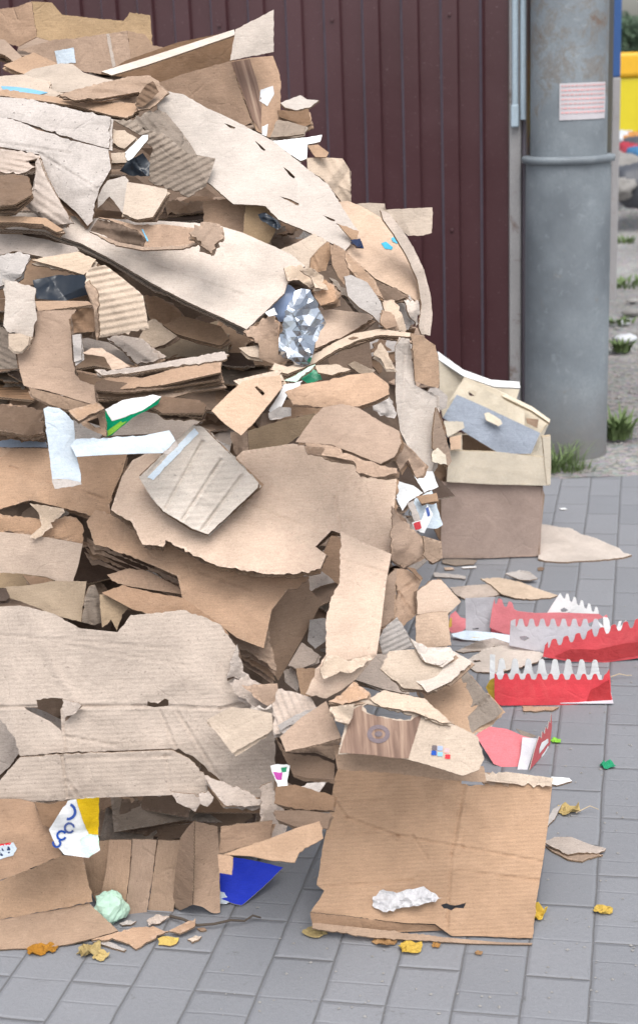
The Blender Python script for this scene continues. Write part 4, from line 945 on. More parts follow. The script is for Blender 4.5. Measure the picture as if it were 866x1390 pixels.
# ---- centre: boards round the foil
card('tan panel standing in the gap right of the foil', 'D 448,558 520,520 600,490 612,620 530,610 455,598', 8, 0, 'tan', cr=.003, tear=.001)
card('pale tan flap sloping down to the right of the foil bag', 'D 405,385 460,378 600,395 612,410 560,445 500,480 400,522 400,450', 52, 0, 'peach', cr=.005, plies=3, ply=(2, 6), plymat='tan', tear=.003)
lb_ = card('long bowed board arching from below the foil to the right rim', 'D 250,575 300,590 390,548 470,500 540,467 640,450 750,465 770,480 640,472 560,490 470,530 400,575 300,615 240,600', 68, 0, 'beige', plies=2, ply=(0, 5), plymat='tan', cr=.004)
card('pale edge plank crossing the middle at left of the foil', 'C 372,640 450,640 530,632 700,600 866,570 900,580 880,602 640,632 500,655 400,662', 66, 0, 'faded', plies=1, ply=(0, 4), tear=.004)
card('upper dark kraft board in the stack above the green box', 'C 300,640 420,665 560,672 640,650 720,612 866,610 866,650 640,700 480,716 310,700', 62, 0, 'tan', plies=2, ply=(0, 5), plymat='brown', cr=.005, tear=.003, maxpush=.1)
card('lower kraft board in the stack above the green box', 'C 380,738 480,722 600,712 760,680 866,655 880,690 760,712 640,738 500,748 382,752', 62, 0, 'tan2', plies=2, ply=(0, 5), cr=.005, tear=.003, maxpush=.1)
foil = sheet('foil_bag', 'D 325,312 350,303 382,308 405,345 418,385 440,430 425,450 400,500 392,545 380,580 352,592 320,570 265,545 268,480 290,400 305,350', 18, 0, 'foil', cr=.03, fr=16, th=.0006, edge='edgewhite', tear=.003, curl=4, curld=10, res=.011); foil.o.data.polygons.foreach_set('use_smooth', [False]*len(foil.o.data.polygons)); tag(foil.o, 'crumpled silver foil bag in the middle of the heap', 'foil bag')
bo = P(*pp('D 282,358')[0], D(384, 412)-.17); tag(blob('balloon', bo, .036, MAT['balloon'], 3.3, (1, .6, 1.0), 14, .12), 'pale blue deflated balloon beside the foil bag', 'balloon')
card('white film scrap under the left of the blue balloon', 'D 215,390 250,372 262,398 230,405', 20, 0, 'white', cr=.006, th=.001)
gs = sheet('green_cap', 'D 345,632 362,605 385,596 415,608 426,636 400,645 370,650', 40, 15, 'greenplastic', cr=.006, th=.004, curl=-9, curld=0); tag(gs.o, 'dark green plastic cap lying below the foil bag', 'plastic cap')
card('pale leaflet with a green edge left of the dark green cap', 'D 285,640 330,620 375,590 402,580 385,600 350,625 330,645', 50, 0, 'mint', cr=.004, th=.0012, plies=1)
card('pale torn edges left of the green leaflet', 'D 100,640 180,620 270,600 285,640 215,660 130,665', 55, 0, 'beige', plies=2, cr=.008, tear=.005)
card('curved white offcut under the green leaflet', 'D 285,655 355,640 345,660 300,690 275,740 240,765 230,750 262,700', 35, 0, 'white', cr=.006, th=.001)
card('beige flap above the puffed kraft box right of centre', 'D 520,582 545,568 590,590 622,602 600,622 560,612', 45, 0, 'beige', cr=.005, tear=.003)
card('pale strip left of the beige flap at the puffed kraft box', 'D 400,585 480,580 530,600 460,620 410,610', 60, 0, 'beige', plies=1, cr=.006)

# ---- pale vertical panels on the right rim
card('tall pinkish white panel hanging down the right rim', '536,470 545,458 556,460 563,522 592,540 592,620 585,640 572,642 553,605 543,585 537,545', 10, 14, 'pale', cr=.005, tear=.001, plies=1, ply=(4, 1), creases=[('550,460 545,590', .003)])
card('brown curled end of the bowed board hanging down at the right rim', 'D 752,466 790,475 840,510 852,560 856,640 850,668 800,655 766,642 762,560', 4, 22, 'tan2', cr=.006, curl=3, curld=0, tear=.002)
card('slim torn pale strip on the left of the tall pinkish white panel', 'D 612,545 640,500 668,540 690,600 660,600 640,560', 15, 10, 'beige', cr=.008)
card('kraft board standing edge-on at the right rim beside the wooden box', '592,553 600,578 610,612 613,626 608,633 595,615 587,609 588,580', 5, 40, 'tan2', cr=.004, tear=.001)
card('splintered wooden lath end at the right rim', 'E 60,960 80,945 112,975 116,1012 80,1005 58,1000', 20, 20, 'cream', cr=.006)
card('crumpled clear film wad on the right rim below the bowed board', 'D 600,720 670,700 700,760 690,780 640,770', 25, 10, 'greyish', cr=.016, fr=25, th=.001, tear=.004)
for lb, p_, T_, Y_, m_ in [
    ('bluish white card corner at the right rim, lower of the white cards', 'G 690,330 700,278 760,295 795,322 745,352 720,388', 35, 15, 'white'),
    ('white card upright at the right rim behind the tan stub', 'G 755,245 830,242 852,300 800,322', 20, 25, 'white'),
    ('long white card leaning out lowest at the right rim', 'G 765,345 828,312 868,440 850,452 800,452 745,400', 15, 25, 'bluewhite'),
    ('short tan stub board between the white cards at the right rim', 'G 770,335 845,322 852,352 790,362', 20, 10, 'tan2'),
    ('grey card strip left of the long white card', 'G 738,360 760,350 790,430 770,440', 20, 10, 'greyish')]:
    c_ = card(lb, p_, T_, Y_, m_, cr=.003, tear=.001)
sc_ = card('red and blue printed scrap at the right rim beneath the white cards', 'G 755,432 790,420 812,365 832,400 800,470 765,460', 20, 10, 'white', cr=.004, th=.001)
decal(sc_, 'G 760,435 785,426 790,452 768,458', 'red', 'printed_patch'); decal(sc_, 'G 805,380 815,372 822,405 812,410', 'inkblue', 'printed_patch')

# ---- puffed kraft boxes right of centre
card('folded kraft sleeve lying across above the cushion-shaped box', 'D 290,682 350,655 440,640 520,620 612,610 665,650 672,690 620,715 560,735 430,738 320,728', 38, 0, 'tan', cr=.010, tear=.002, plies=1, curl=1.5, curld=90)
decal(lb_, 'D 520,485 540,478 560,482 535,490', 'brown', 'slot')
e = group_thing('cardboard_box', 'open kraft box with layered left end, under the slotted pale flap at centre', 'cardboard box', (375, 600))
k1 = sheet('side_panel', 'G 150,95 260,60 395,30 412,38 390,75 350,108 250,175 160,226', 10, 0, 'olive', parent=e, cr=.003, tear=.001)
sheet('end_panel', 'G 88,100 118,96 150,97 160,226 130,214 100,165', 5, -25, 'tan2', parent=e, cr=.010, tear=.004, ridge=(.03, .004, 5))
card('crumpled grey tape wad left of the open kraft box', 'G -10,110 45,130 90,150 85,190 40,170 -10,140', 25, -10, 'greyish', cr=.014, fr=18, th=.001)
card('slotted pale tan flap tilted over the open kraft box', 'D 20,752 80,690 135,642 200,628 272,620 280,665 215,745 180,790 128,842 70,800', 34, 0, 'peach', cr=.002, tear=.001, holes=['D 178,665 186,660 216,688 207,696'])
card('small grey foil-lined scrap under the slotted flap', 'D 228,760 270,735 312,740 312,770 260,782 235,785', 20, 0, 'greyish', cr=.012, fr=18, th=.001)
card('cushion-shaped kraft bag bulging right of centre', 'G 395,40 430,8 500,-5 560,10 640,60 708,95 716,140 690,190 640,216 550,180 460,145 360,138 328,135', 40, 4, 'tan', cr=.006, curl=1.6, curld=60, tear=.001)
card('tan box corner jutting under the cushion-shaped bag', 'G 690,190 716,135 760,170 800,215 795,255 770,265 740,200 710,240', 8, 25, 'tan', plies=2, ply=(3, 4), cr=.010, tear=.003)

# ---- middle left: white bars, paper bag, green box
card('bluish white sheet edge at the left, level with the white bars', 'F -30,100 60,105 180,140 188,165 -30,165', 60, 0, 'greyblue', plies=2, ply=(0, 3), plymat='greyish')
card('dark torn layers at the left edge above the bluish sheet', 'F -30,-5 90,0 170,20 172,110 110,120 -30,95', 45, 0, 'brown', plies=3, ply=(0, 6), cr=.014, tear=.006, off=.04)
card('pale beige board behind the horizontal white bar', 'F 430,120 500,60 560,25 770,35 800,52 740,100 720,135 690,145 640,110', 55, 0, 'faded', cr=.005, plies=1)
card('black layered board edges right of the green printed box', 'F 580,0 640,-35 780,-20 810,0 800,30 640,32', 60, 0, 'brown', plies=3, ply=(0, 4), plymat='dark')
e = group_thing('printed_box', 'crushed printed box with white and green stripes, open at its left end', 'printed box', (170, 562))
g1 = sheet('top_panel', 'C 412,796 480,760 600,738 634,746 600,775 560,800 480,830 440,842', 40, 0, 'white', parent=e, cr=.006, tear=.001)
g2 = sheet('side_panel', 'C 412,798 440,842 480,830 560,800 632,750 620,776 520,830 440,897 415,903', 5, 5, 'green', parent=e, cr=.003, tear=.001)
decal(g2, 'C 422,880 475,842 482,848 500,842 440,892 424,900', 'lime', 'printed_stripe')
sheet('end_panel', 'F 308,62 350,45 408,20 416,122 385,110 348,92', 8, -30, 'tan2', parent=e, cr=.012, tear=.003, holes=['F 340,65 385,48 398,95 372,88'])
card('crumpled kraft wrapper left of the green printed box', 'F 270,20 380,-10 410,10 340,45 310,62 285,40', 35, 0, 'tan2', cr=.012, tear=.003)
card('big tan sheet spread at the left edge behind the white bars', 'F -30,170 100,168 190,170 300,200 430,195 500,190 482,260 450,330 430,390 437,445 410,458 340,425 240,400 120,372 -30,415', 40, 0, 'tan', cr=.008, tear=.0025, creases=[('F 40,240 200,300', .004), ('F 300,330 440,380', .003)])
e = group_thing('white_bar', 'upright bluish white folded card bar crossing the kraft at left', 'card bar', (83, 607))
w = sheet('front_panel', 'F 172,14 190,5 235,12 290,62 300,190 318,270 318,305 260,290 206,290 190,150', 12, 6, 'bluewhite', parent=e, cr=.003, tear=.001, curl=5, curld=0)
sheet('end_flap', 'F 205,291 260,290 318,303 322,310 260,322 216,328', 20, 0, 'greyish', parent=e, cr=.003, tear=.001)
e = group_thing('white_bar', 'horizontal bluish white folded card bar touching the upright one', 'card bar', (165, 600))
sheet('front_panel', 'F 278,158 300,132 420,128 560,120 665,98 688,140 668,165 640,188 540,190 440,194 300,202', 22, 0, 'bluewhite', parent=e, cr=.003, tear=.0015, curl=5, curld=90)
sheet('end_flap', 'F 640,188 668,165 690,140 700,160 660,195', 15, 20, 'greyish', parent=e, cr=.003)

# ---- large faded panels of the middle
e = group_thing('flattened_box', 'thick flattened kraft box with a layered torn rim and brown right face', 'cardboard box', (270, 800))
for k in range(4, 0, -1):
    q = [(x-1.2*k, y+6.5*k) for x, y in pp('F 345,500 375,552 400,548 550,600 700,662 722,760 800,820 _ 320,868 357,890 377,905 367,850')]
    sheet('lower_panel', q, 34, 0, 'tan2' if k % 2 else 'tan', parent=e, tear=.004, cr=.006, seed=k*7, ridge=(.011, .0012, 70), maxpush=.06)
kb = sheet('top_panel', '118,708 130,692 180,705 260,745 361,775 420,784 402,800 391,800 369,828 358,880 322,866 285,838 260,824 248,812 241,782 195,762 150,745 130,740', 40, 0, 'tan', parent=e, cr=.007, tear=.0025, creases=[('270,775 340,800', .003)])
sheet('side_panel', '391,800 405,784 420,782 420,800 437,817 410,868 378,924 354,892 359,858 369,828', 2, 28, 'tan2', parent=e, cr=.003, tear=.0015, maxpush=.05)
card('tan inner face seen through the gap left of the long vertical strap', 'G 405,595 440,520 460,470 497,492 492,665 440,622', 8, 10, 'tan', cr=.003)
card('large faded tan sheet with a ragged lower edge in the middle of the heap', '151,692 166,647 180,625 205,612 300,640 330,612 398,602 445,612 487,632 539,646 535,690 529,757 463,724 450,720 428,742 443,753 435,772 402,779 361,779 295,768 267,755 225,733 222,742 194,739 180,710', 40, 2, 'peachlight', plies=2, ply=(0, 4), cr=.006, tear=.0035, clean=tuple(range(16)), creases=[('300,668 445,728', .003), ('487,640 455,675', .003), ('455,675 462,722', .003), ('490,650 470,722', .0025), ('240,650 300,668', .002)], dens=7000)
pbag = card('greige flattened paper bag lying across the middle left', '189,648 262,577 276,580 351,655 350,662 283,725 262,718 222,694 205,674', 28, 6, 'paperbag', plies=3, ply=(2, 2), cr=.004, tear=.0008, th=.0016, name='paper_bag', cat='paper bag', group=None, dens=7000, res=.004,
     creases=[('275,600 225,690', .006), ('300,625 248,705', .007), ('330,645 275,718', .006), ('262,580 205,640', .004)], bend=[('225,690 275,598', .22), ('248,705 300,622', -.4), ('275,718 328,642', .35)])
decal(pbag, '264,581 270,588 208,652 200,648', 'bluewhite', 'printed_stripe')

card('torn tan lip with layered paper along the upper edge of the vertical strap', 'G 365,138 460,148 550,190 640,222 700,232 700,250 640,262 560,250 540,205 470,190 372,175', 42, 5, 'tan', plies=1, cr=.008, tear=.003)
card('tan sheet right of the vertical strap with soft dents', 'G 682,370 735,430 770,468 802,500 800,545 770,570 720,600 678,560', 14, 22, 'tan', cr=.010, fr=10, tear=.004)
card('creased tan sheet below the dented one at the right rim', 'G 690,600 740,605 792,640 770,690 800,700 770,770 720,815 690,785 702,690', 15, 20, 'tan', cr=.008, creases=[('G 705,690 770,640', .005), ('G 705,690 760,770', .005)])
card('small brown torn corner at the far right rim below the white cards', 'G 795,480 864,500 866,560 830,580 795,550 800,510', 15, 30, 'tan2', cr=.006, tear=.003)
card('tan narrow board right beside the vertical strap', 'G 640,645 700,600 690,700 690,780 650,815 622,815', 10, 12, 'tan', cr=.004)
card('torn dark notch board between dented sheets at the right rim', 'G 735,595 765,600 795,638 785,645 760,615', 30, 10, 'brown')

# ---- kraft box slab with ridged layered edge
card('tan strip with an ink mark under the layered rim', 'F 420,665 500,640 580,650 700,712 722,742 600,724 500,708 440,688', 30, 0, 'tan', off=.03, cr=.004)

# ---- left middle boxes
e = group_thing('cardboard_box', 'crushed tan box with a torn top edge at the left edge', 'cardboard box', (50, 740))
s1 = sheet('front_panel', 'F -30,420 120,440 190,455 255,435 300,440 325,470 326,542 200,520 100,505 -30,492', 12, 5, 'tan', parent=e, cr=.005, tear=.003)
sheet('lower_panel', 'F -30,494 100,505 200,520 326,543 310,620 282,712 180,672 100,662 -30,655', 22, 0, 'peach', parent=e, cr=.004, tear=.0015, maxpush=.05)
sheet('torn_strip', 'F 118,385 150,388 200,398 250,405 256,420 200,460 210,480 140,525 118,518 165,470 150,420', 25, 0, 'beige', parent=e, cr=.008, tear=.003, th=.001)
card('dark ribbed board end below the crushed tan box', 'F 90,665 180,675 280,715 260,735 120,705', 50, 0, 'brown', plies=1)
e = group_thing('cardboard_box', 'olive-tan flattened carton with an open folded end, lying on the big faded panel', 'cardboard box', (110, 820))
sheet('side_panel', 'F 20,712 120,705 200,690 340,690 330,770 320,850 240,830 140,790 30,752', 28, 0, 'olive', parent=e, cr=.004, tear=.001)
sheet('end_panel', 'F 322,850 332,760 350,712 375,705 395,760 405,850 370,862', 5, 20, 'greybrown', parent=e, cr=.008, ridge=(.02, .003, 0))
sheet('flap', 'H 392,20 440,25 512,62 480,100 460,162 437,118 402,150 396,90', 20, 15, 'olive', parent=e, cr=.004)
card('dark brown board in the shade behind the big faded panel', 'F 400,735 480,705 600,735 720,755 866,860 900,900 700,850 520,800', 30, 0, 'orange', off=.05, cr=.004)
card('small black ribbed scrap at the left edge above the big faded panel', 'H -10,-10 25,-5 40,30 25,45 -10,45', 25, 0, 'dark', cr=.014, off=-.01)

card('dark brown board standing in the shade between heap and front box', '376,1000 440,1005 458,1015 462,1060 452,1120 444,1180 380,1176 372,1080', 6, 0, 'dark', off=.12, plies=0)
# ---- the big faded panel of the lower left
card('torn pale sheet at the left edge behind the big faded panel', '-12,955 10,958 20,985 28,1020 14,1040 -12,1062', 15, 0, 'faded')
h1 = card('big faded grey-tan panel with two torn holes filling the lower left', '-12,824 28,822 70,832 110,853 160,858 178,835 250,828 300,848 322,878 330,915 350,938 373,960 374,1020 372,1079 340,1084 300,1060 262,1026 232,1016 160,1019 90,1021 28,1026 20,1000 -12,962', 24, 0, 'washed', dens=9000, res=.004, cr=.006, tear=.0018, plies=0, ply=(1, 3), creases=[('0,960 200,958', .005), ('200,958 300,962', .004), ('300,962 372,945', .005), ('0,862 230,880', .002), ('60,870 260,905', .0015), ('240,965 300,1060', .004), ('215,960 240,1018', .004), ('86,985 90,1020', .005), ('90,1000 160,1012', .003), ('300,900 360,1000', .002)],
     holes=['50,950 70,947 86,948 83,968 84,992 70,980 36,963 34,960 52,960', '201,952 215,955 224,948 229,950 229,958 210,960 200,958', '231,1021 243,1016 262,1030 250,1028'], bend=[('0,960 372,955', -.06)])
card('curled torn lip at the left hole of the big faded panel', 'H 97,466 140,465 180,480 240,510 243,565 215,545 170,520 130,495', 35, 0, 'faded', plies=1, cr=.006, tear=.003, maxpush=.04)
card('ragged pale tuft right of the left hole in the big faded panel', 'H 245,430 280,440 320,455 300,480 255,505 246,470', 18, 0, 'faded', cr=.006, tear=.004)
card('folded-over bottom strip of the big faded panel', '0,1060 28,1028 90,1023 160,1021 232,1018 258,1030 281,1056 281,1084 236,1079 210,1080 130,1083 60,1088 -12,1088', 14, 0, 'washed', cr=.004, tear=.002, plies=1, ply=(2, 2), creases=[('85,1025 92,1082', .006), ('92,1060 110,1086', .004), ('92,1030 232,1026', .003), ('225,1025 232,1075', .003)])
for lb, p_, T_, Y_, m_, pl_ in [
    ('grey ridged stack folded under the lower corner of the big faded panel', 'L 600,5 640,20 740,60 790,90 740,95 660,92 625,50', 20, 0, 'faded', 3),
    ('small grey tab hanging under the folded-over strip', 'L 505,55 560,60 600,70 575,112 520,85', 12, 0, 'faded', 0),
    ('second small grey tab right of the first under the strip', 'L 585,60 612,50 628,70 610,98 590,90', 12, 0, 'faded', 0)]:
    card(lb, p_, T_, Y_, m_, plies=pl_, ply=(1, 4), cr=.006, tear=.003, off=.03)
card('long crumpled tongue of board hanging from the corner of the big panel', 'L 770,35 800,25 808,60 840,115 850,130 835,195 815,198 790,192 765,160 765,110', 10, 10, 'faded', cr=.010, fr=12, tear=.003, ridge=(.03, .002, 0))

# ---- torn knot between the faded panel and the kraft box
card('beige crumpled flap above the torn knot at centre', 'I 72,330 90,260 115,200 135,300 190,345 170,360 100,320', 20, 10, 'faded', cr=.012, tear=.003)
card('rolled grey-tan strip in the torn knot', 'I 85,345 150,310 200,345 180,375 240,400 262,415 240,450 200,440 120,395', 30, 0, 'faded', plies=1, cr=.012, tear=.005)
card('tan board inside the torn knot', 'I 130,350 190,350 262,345 265,400 235,435 180,400', 20, 10, 'tan', cr=.008, tear=.004)
card('curly white torn fibres in the torn knot', 'I 160,440 195,425 215,440 240,420 262,460 225,455 190,465', 25, 0, 'pale', cr=.016, fr=25, tear=.006, th=.0015)
card('ridged torn liner just below the brown right face', 'I 283,300 312,282 345,342 335,376 312,360 290,340', 18, 10, 'faded', ridge=(.011, .0016, 20), tear=.004)
card('grey square scrap left of the vertical strap', 'I 380,112 430,105 447,110 442,188 400,218 372,190', 20, 10, 'greyish', cr=.008, off=.02)
card('faded scrap folded below the grey square one', 'I 300,280 350,195 415,240 400,270 340,295', 35, 0, 'faded', cr=.008, plies=1)
card('dark tan board behind the ridged grey flap', 'I 330,290 400,290 420,380 350,400', 30, 0, 'tan2', off=.03)
card('ridged grey flap with coarse flutes at lower centre', 'I 245,420 265,365 330,378 385,398 412,450 415,490 330,515 248,535', 26, 0, 'faded', plies=1, tear=.004, ridge=(.0125, .0020, 20), cr=.004)
card('smooth pale corner laid over the ridged grey flap', 'I 262,500 330,460 405,430 412,440 340,480 275,520', 30, 0, 'greyish', cr=.003)
card('square beige flap slanting over the edge of the big faded panel', 'I 2,480 90,432 160,438 240,455 248,515 180,555 96,602 50,540', 24, 0, 'beige', cr=.003, tear=.0015)
e = group_thing('cardboard_box', 'small tan box corner poking out at lower centre below the ridged flap', 'cardboard box', (420, 990))
s2 = sheet('top_panel', 'I 270,542 350,470 440,410 470,480 496,545 440,562 380,577 292,596', 40, 0, 'tan', parent=e, cr=.002, tear=.001)
sheet('side_panel', 'I 292,598 380,579 440,564 497,548 480,600 468,628 440,615 400,600 340,600', 0, 10, 'tan2', parent=e, cr=.008, tear=.003, maxpush=.04)
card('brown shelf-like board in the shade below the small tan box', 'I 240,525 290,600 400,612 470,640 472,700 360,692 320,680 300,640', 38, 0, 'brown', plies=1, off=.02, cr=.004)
pb = sheet('plastic_bag', 'I 236,648 260,642 308,648 300,690 298,742 270,752 255,700', 15, 5, 'white', cr=.014, fr=18, th=.0008); tag(pb.o, 'white plastic wrapper with magenta and green print in the dark gap at lower centre', 'plastic bag')
decal(pb, 'I 245,670 280,672 278,700 258,698', 'magenta', 'printed_patch'); decal(pb, 'I 275,655 298,652 294,670 278,672', 'green', 'printed_patch')
card('short torn grey shard in the dark gap below the white wrapper', 'I 330,745 370,712 440,708 415,745 370,738', 45, 0, 'greyish', tear=.004, off=.02)
for lb, p_, T_, Y_, m_ in [
    ('upper dark shelf board in the low gap of the heap', '375,1068 400,1065 455,1080 452,1100 400,1098 372,1090', 52, 0, 'brown'),
    ('middle dark shelf board in the low gap of the heap', '372,1100 410,1100 450,1104 445,1125 400,1122 375,1112', 52, 0, 'brown'),
    ('brown slanted strip in the low gap right of the hanging tongue', '300,1122 340,1118 370,1114 366,1140 340,1148 298,1158', 10, 0, 'orange')]:
    card(lb, p_, T_, Y_, m_, plies=1, off=.02)
card('wide kraft board with a corrugated edge resting above the blue sheet', 'L 655,238 700,222 790,192 870,160 940,140 950,190 880,232 866,262 800,256 740,243', 45, 0, 'tan2', plies=0, off=.04, cr=.003)
card('short tan stub lying on the blue sheet', 'L 640,238 686,246 682,298 645,292', 20, 0, 'tan', off=.03, cr=.002)

# ---- vertical strap and boards right of it
card('faded tan flat panels stacked right of the strap foot', 'I 540,330 575,290 605,250 625,238 700,233 722,300 742,360 746,386 650,366', 45, 5, 'faded', plies=2, ply=(1, 5), cr=.003)
card('ridged grey square with fine flutes right of the strap', 'I 632,180 665,130 700,102 735,155 770,212 700,228 648,240', 18, 8, 'greyish', ridge=(.009, .0012, 110), tear=.002)
card('small torn scraps between the strap foot and the printed lid', 'I 448,412 500,380 540,340 600,382 590,400 500,425', 50, 0, 'tan', plies=2, cr=.008, tear=.004)
card('pale torn block just above the slot of the printed lid', 'I 455,432 545,420 538,465 522,495 472,482', 20, 0, 'beige', cr=.008, tear=.005)
card('crumpled pale tissue strips right of the ridged square', 'I 735,290 780,272 835,288 830,300 790,310 745,315', 50, 0, 'pale', cr=.014, fr=22, th=.001, plies=1)
card('grey ridged scrap hidden under the ridged square', 'I 705,238 745,228 748,300 728,288', 15, 0, 'greybrown', ridge=(.01, .0014, 90))
card('peach square flap standing out at the right, above its twin', 'J 0,470 60,425 95,425 172,510 118,560 60,556 0,560', 30, 8, 'peach', cr=.002, tear=.001, plies=1, ply=(-2, 2))
card('peach square flap lower on the right with straight edges', 'J -5,565 60,552 120,550 132,680 60,690 -5,700', 12, 4, 'peach', cr=.002, tear=.001)
strap = card('long vertical strap of faded cardboard folding outward at its foot', '462,721 490,735 531,752 524,790 517,850 511,889 483,922 463,937 443,948 415,942 424,922 432,905 443,888 442,845 450,810 461,790', 36, 5, 'peachlight', cr=.003, tear=.0022, clean=(0,1,2,3,4,5,6,7), creases=[('463,760 526,778', .003), ('515,780 508,880', .002)], bend=[('430,905 515,885', -.5)], plies=0)
card('beige lighter underside folded up at the foot of the strap', 'I 420,305 440,245 470,240 520,262 600,240 612,255 545,300 480,310 430,330', 30, 15, 'beige', cr=.008, tear=.003)

# ---- printed lid and the big front box
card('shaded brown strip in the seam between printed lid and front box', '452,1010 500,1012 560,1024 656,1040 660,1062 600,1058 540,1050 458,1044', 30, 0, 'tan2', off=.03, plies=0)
card('beige board under the crumpled tissue strips right of the strap foot', '528,884 575,880 602,908 592,938 548,934 516,908', 48, 5, 'beige', cr=.005, tear=.003)
card('pale torn board bridging the lower peach flap and the taped brown paper', '560,918 578,892 612,882 640,898 612,925 580,940', 52, 10, 'pale', cr=.005, tear=.003)
card('pale sliver behind the right corner of the printed lid', '612,960 640,948 668,985 660,1008 625,996', 45, 10, 'faded', cr=.004, tear=.003)
card('white torn lining between the peach flaps and the heap', 'J -30,650 40,690 130,688 150,720 90,760 20,740', 50, 5, 'pale', cr=.006, tear=.004)
card('brown paper with parcel tape folded in the middle right', 'K 0,500 40,470 90,400 130,368 165,395 200,440 240,490 290,540 335,592 300,625 250,650 205,688 140,640 20,560', 42, 12, 'greybrown', cr=.006, tear=.002, th=.0018, creases=[('K 60,600 230,450', .005), ('K 150,640 280,535', .006)], depth=3.0)
card('pale kraft slopes behind the printed lid', 'I 600,400 650,370 740,388 800,400 866,460 900,490 866,490 760,450 640,430', 50, 0, 'beige', plies=1, cr=.004)
e = group_thing('printed_carton', 'box lid with dark wood-grain print, a ring emblem and small colour squares', 'box lid', (550, 1005), 2.75)
lid = sheet('panel', '459,1024 468,985 478,952 488,948 520,955 560,965 620,985 648,1000 657,1030 650,1045 627,1053 590,1041 554,1031 500,1022', 42, 2, 'beige', parent=e, cr=.003, tear=.001, holes=['I 575,430 590,420 610,425 690,445 755,462 750,478 700,478 640,466 590,452'])
decal(lid, 'I 489,600 515,520 540,440 572,425 572,445 595,458 700,482 752,482 765,470 790,462 765,545 742,622 690,618 600,608', 'woodprint', 'printed_area')
def ringpts(cx, cy, r1, r2, n=20): return ' '.join(f'{cx+r1*math.cos(a):.1f},{cy+r2*math.sin(a):.1f}' for a in [2*math.pi*i/n for i in range(n)])
rg = sheet('emblem', 'I '+ringpts(632, 532, 42, 34), mat='inkgrey', decal_on=lid, parent=lid.o, holes=['I '+ringpts(632, 532, 25, 19)]); rg.o.location += (-lid.n*-.0012)
rg = sheet('emblem', 'I '+ringpts(632, 532, 14, 10), mat='inkgrey', decal_on=lid, parent=lid.o); rg.o.location += lid.n*.0012
for i, (x, y, m_) in enumerate([(58, 727, 'inkgrey'), (80, 729, 'paleink'), (106, 738, 'palepink'), (56, 748, 'inkblue'), (80, 752, 'ltblue'), (110, 762, 'red')]):
    decal(lid, f'K {x},{y} {x+20},{y+1} {x+19},{y+18} {x-1},{y+17}', m_, 'colour_square')
e = group_thing('front_box', 'big flattened tan corrugated box leaning at the front on the paving', 'cardboard box', (585, 1255), 2.5)
gx = G(575, 1272)
fb = sheet('top_panel', '462,1030 503,1033 560,1042 626,1055 626,1064 657,1066 660,1059 700,1062 749,1066 744,1114 738,1160 728,1220 722,1281 665,1276 612,1270 590,1254 550,1253 515,1249 470,1243 422,1238 433,1222 440,1209 430,1201 438,1150 447,1108 452,1070', 40, 1, 'kraftfront', parent=e, gnd='600,1272', dens=11000, res=.0035, cr=.004, tear=.0018, fr=5,
           creases=[('630,1060 612,1160', 0.0039), ('637,1060 619,1160', -0.0031), ('612,1160 606,1262', 0.0039), ('450,1080 470,1110', 0.0031), ('470,1110 540,1135', 0.0039), ('540,1135 628,1150', 0.0039), ('628,1150 735,1170', 0.0031), ('448,1128 560,1135', 0.0020), ('560,1135 580,1165', 0.0031), ('435,1205 560,1195', 0.0026), ('620,1182 730,1195', 0.0026), ('470,1090 520,1085', 0.0020)],
           holes=['598,1228 606,1226 617,1229 632,1226 629,1233 618,1232 612,1236 602,1233', '628,1056 655,1058 650,1064 640,1067 632,1064'], wd=0)
fb2 = sheet('side_panel', '421,1239 470,1244 515,1250 550,1254 590,1256 611,1271 560,1271 500,1268 425,1259', 2, 0, 'orange', parent=e, gnd='515,1267', cr=.001, tear=.001, reg=True)
sheet('lower_panel', '424,1252 515,1262 611,1273 722,1283 721,1287 612,1279 500,1272 424,1260', 60, 0, 'tan2', parent=e, gnd='600,1283', cr=.002, tear=.002)
sheet('torn_edge', '655,1050 690,1048 750,1056 748,1068 700,1064 658,1060', 40, 0, 'beige', parent=e, depth=fb.p3((700, 1060)).y-.006, push=False, cr=.008, tear=.005)
sheet('torn_edge', '600,1046 657,1048 700,1058 690,1068 640,1060', 48, 0, 'tan', parent=e, depth=fb.p3((650, 1056)).y-.008, push=False, cr=.008, tear=.005)
wad = sheet('crumpled_paper', '506,1212 520,1207 538,1212 560,1207 575,1203 600,1219 585,1224 560,1230 520,1238 505,1229', 45, 0, 'crumpledwhite', cr=.016, fr=26, th=.0006, depth=fb.p3((550, 1222)).y-.02, push=False, tear=.003, curl=-8, curld=90, res=.004); wad.o.data.polygons.foreach_set('use_smooth', [False]*len(wad.o.data.polygons)); tag(wad.o, 'crumpled white paper lying on the big front box', 'crumpled paper')

# ---- bottom left corner
e = group_thing('flattened_box', 'brown folded carton with a round sticker in the bottom left corner', 'cardboard box', (60, 1140), 2.42)
c1 = sheet('back_panel', 'L -30,75 60,75 100,85 150,170 185,240 120,268 60,292 -30,325', 18, 8, 'orange', parent=e, cr=.004, off=.03)
decal(c1, 'L -12,215 40,202 51,220 40,241 -12,256', 'bluewhite', 'sticker'); decal(c1, 'L -5,222 12,218 14,240 0,246', 'navy', 'printed_mark'); decal(c1, 'L 20,216 30,212 34,232 24,236', 'navy', 'printed_mark')
decal(c1, 'L 0,208 34,203 40,208 4,216', 'red', 'printed_mark')
sheet('middle_panel', 'L -30,326 60,292 120,268 185,240 246,245 258,310 273,376 180,396 -30,436', 32, 0, 'tan2', parent=e, cr=.004, tear=.002, wd=5, maxpush=.06)
sheet('front_panel', 'L -30,438 80,415 180,398 262,380 348,462 280,483 200,502 100,514 -30,524', 66, 0, 'tan2', parent=e, gnd='L 60,512', cr=.002, tear=.001)
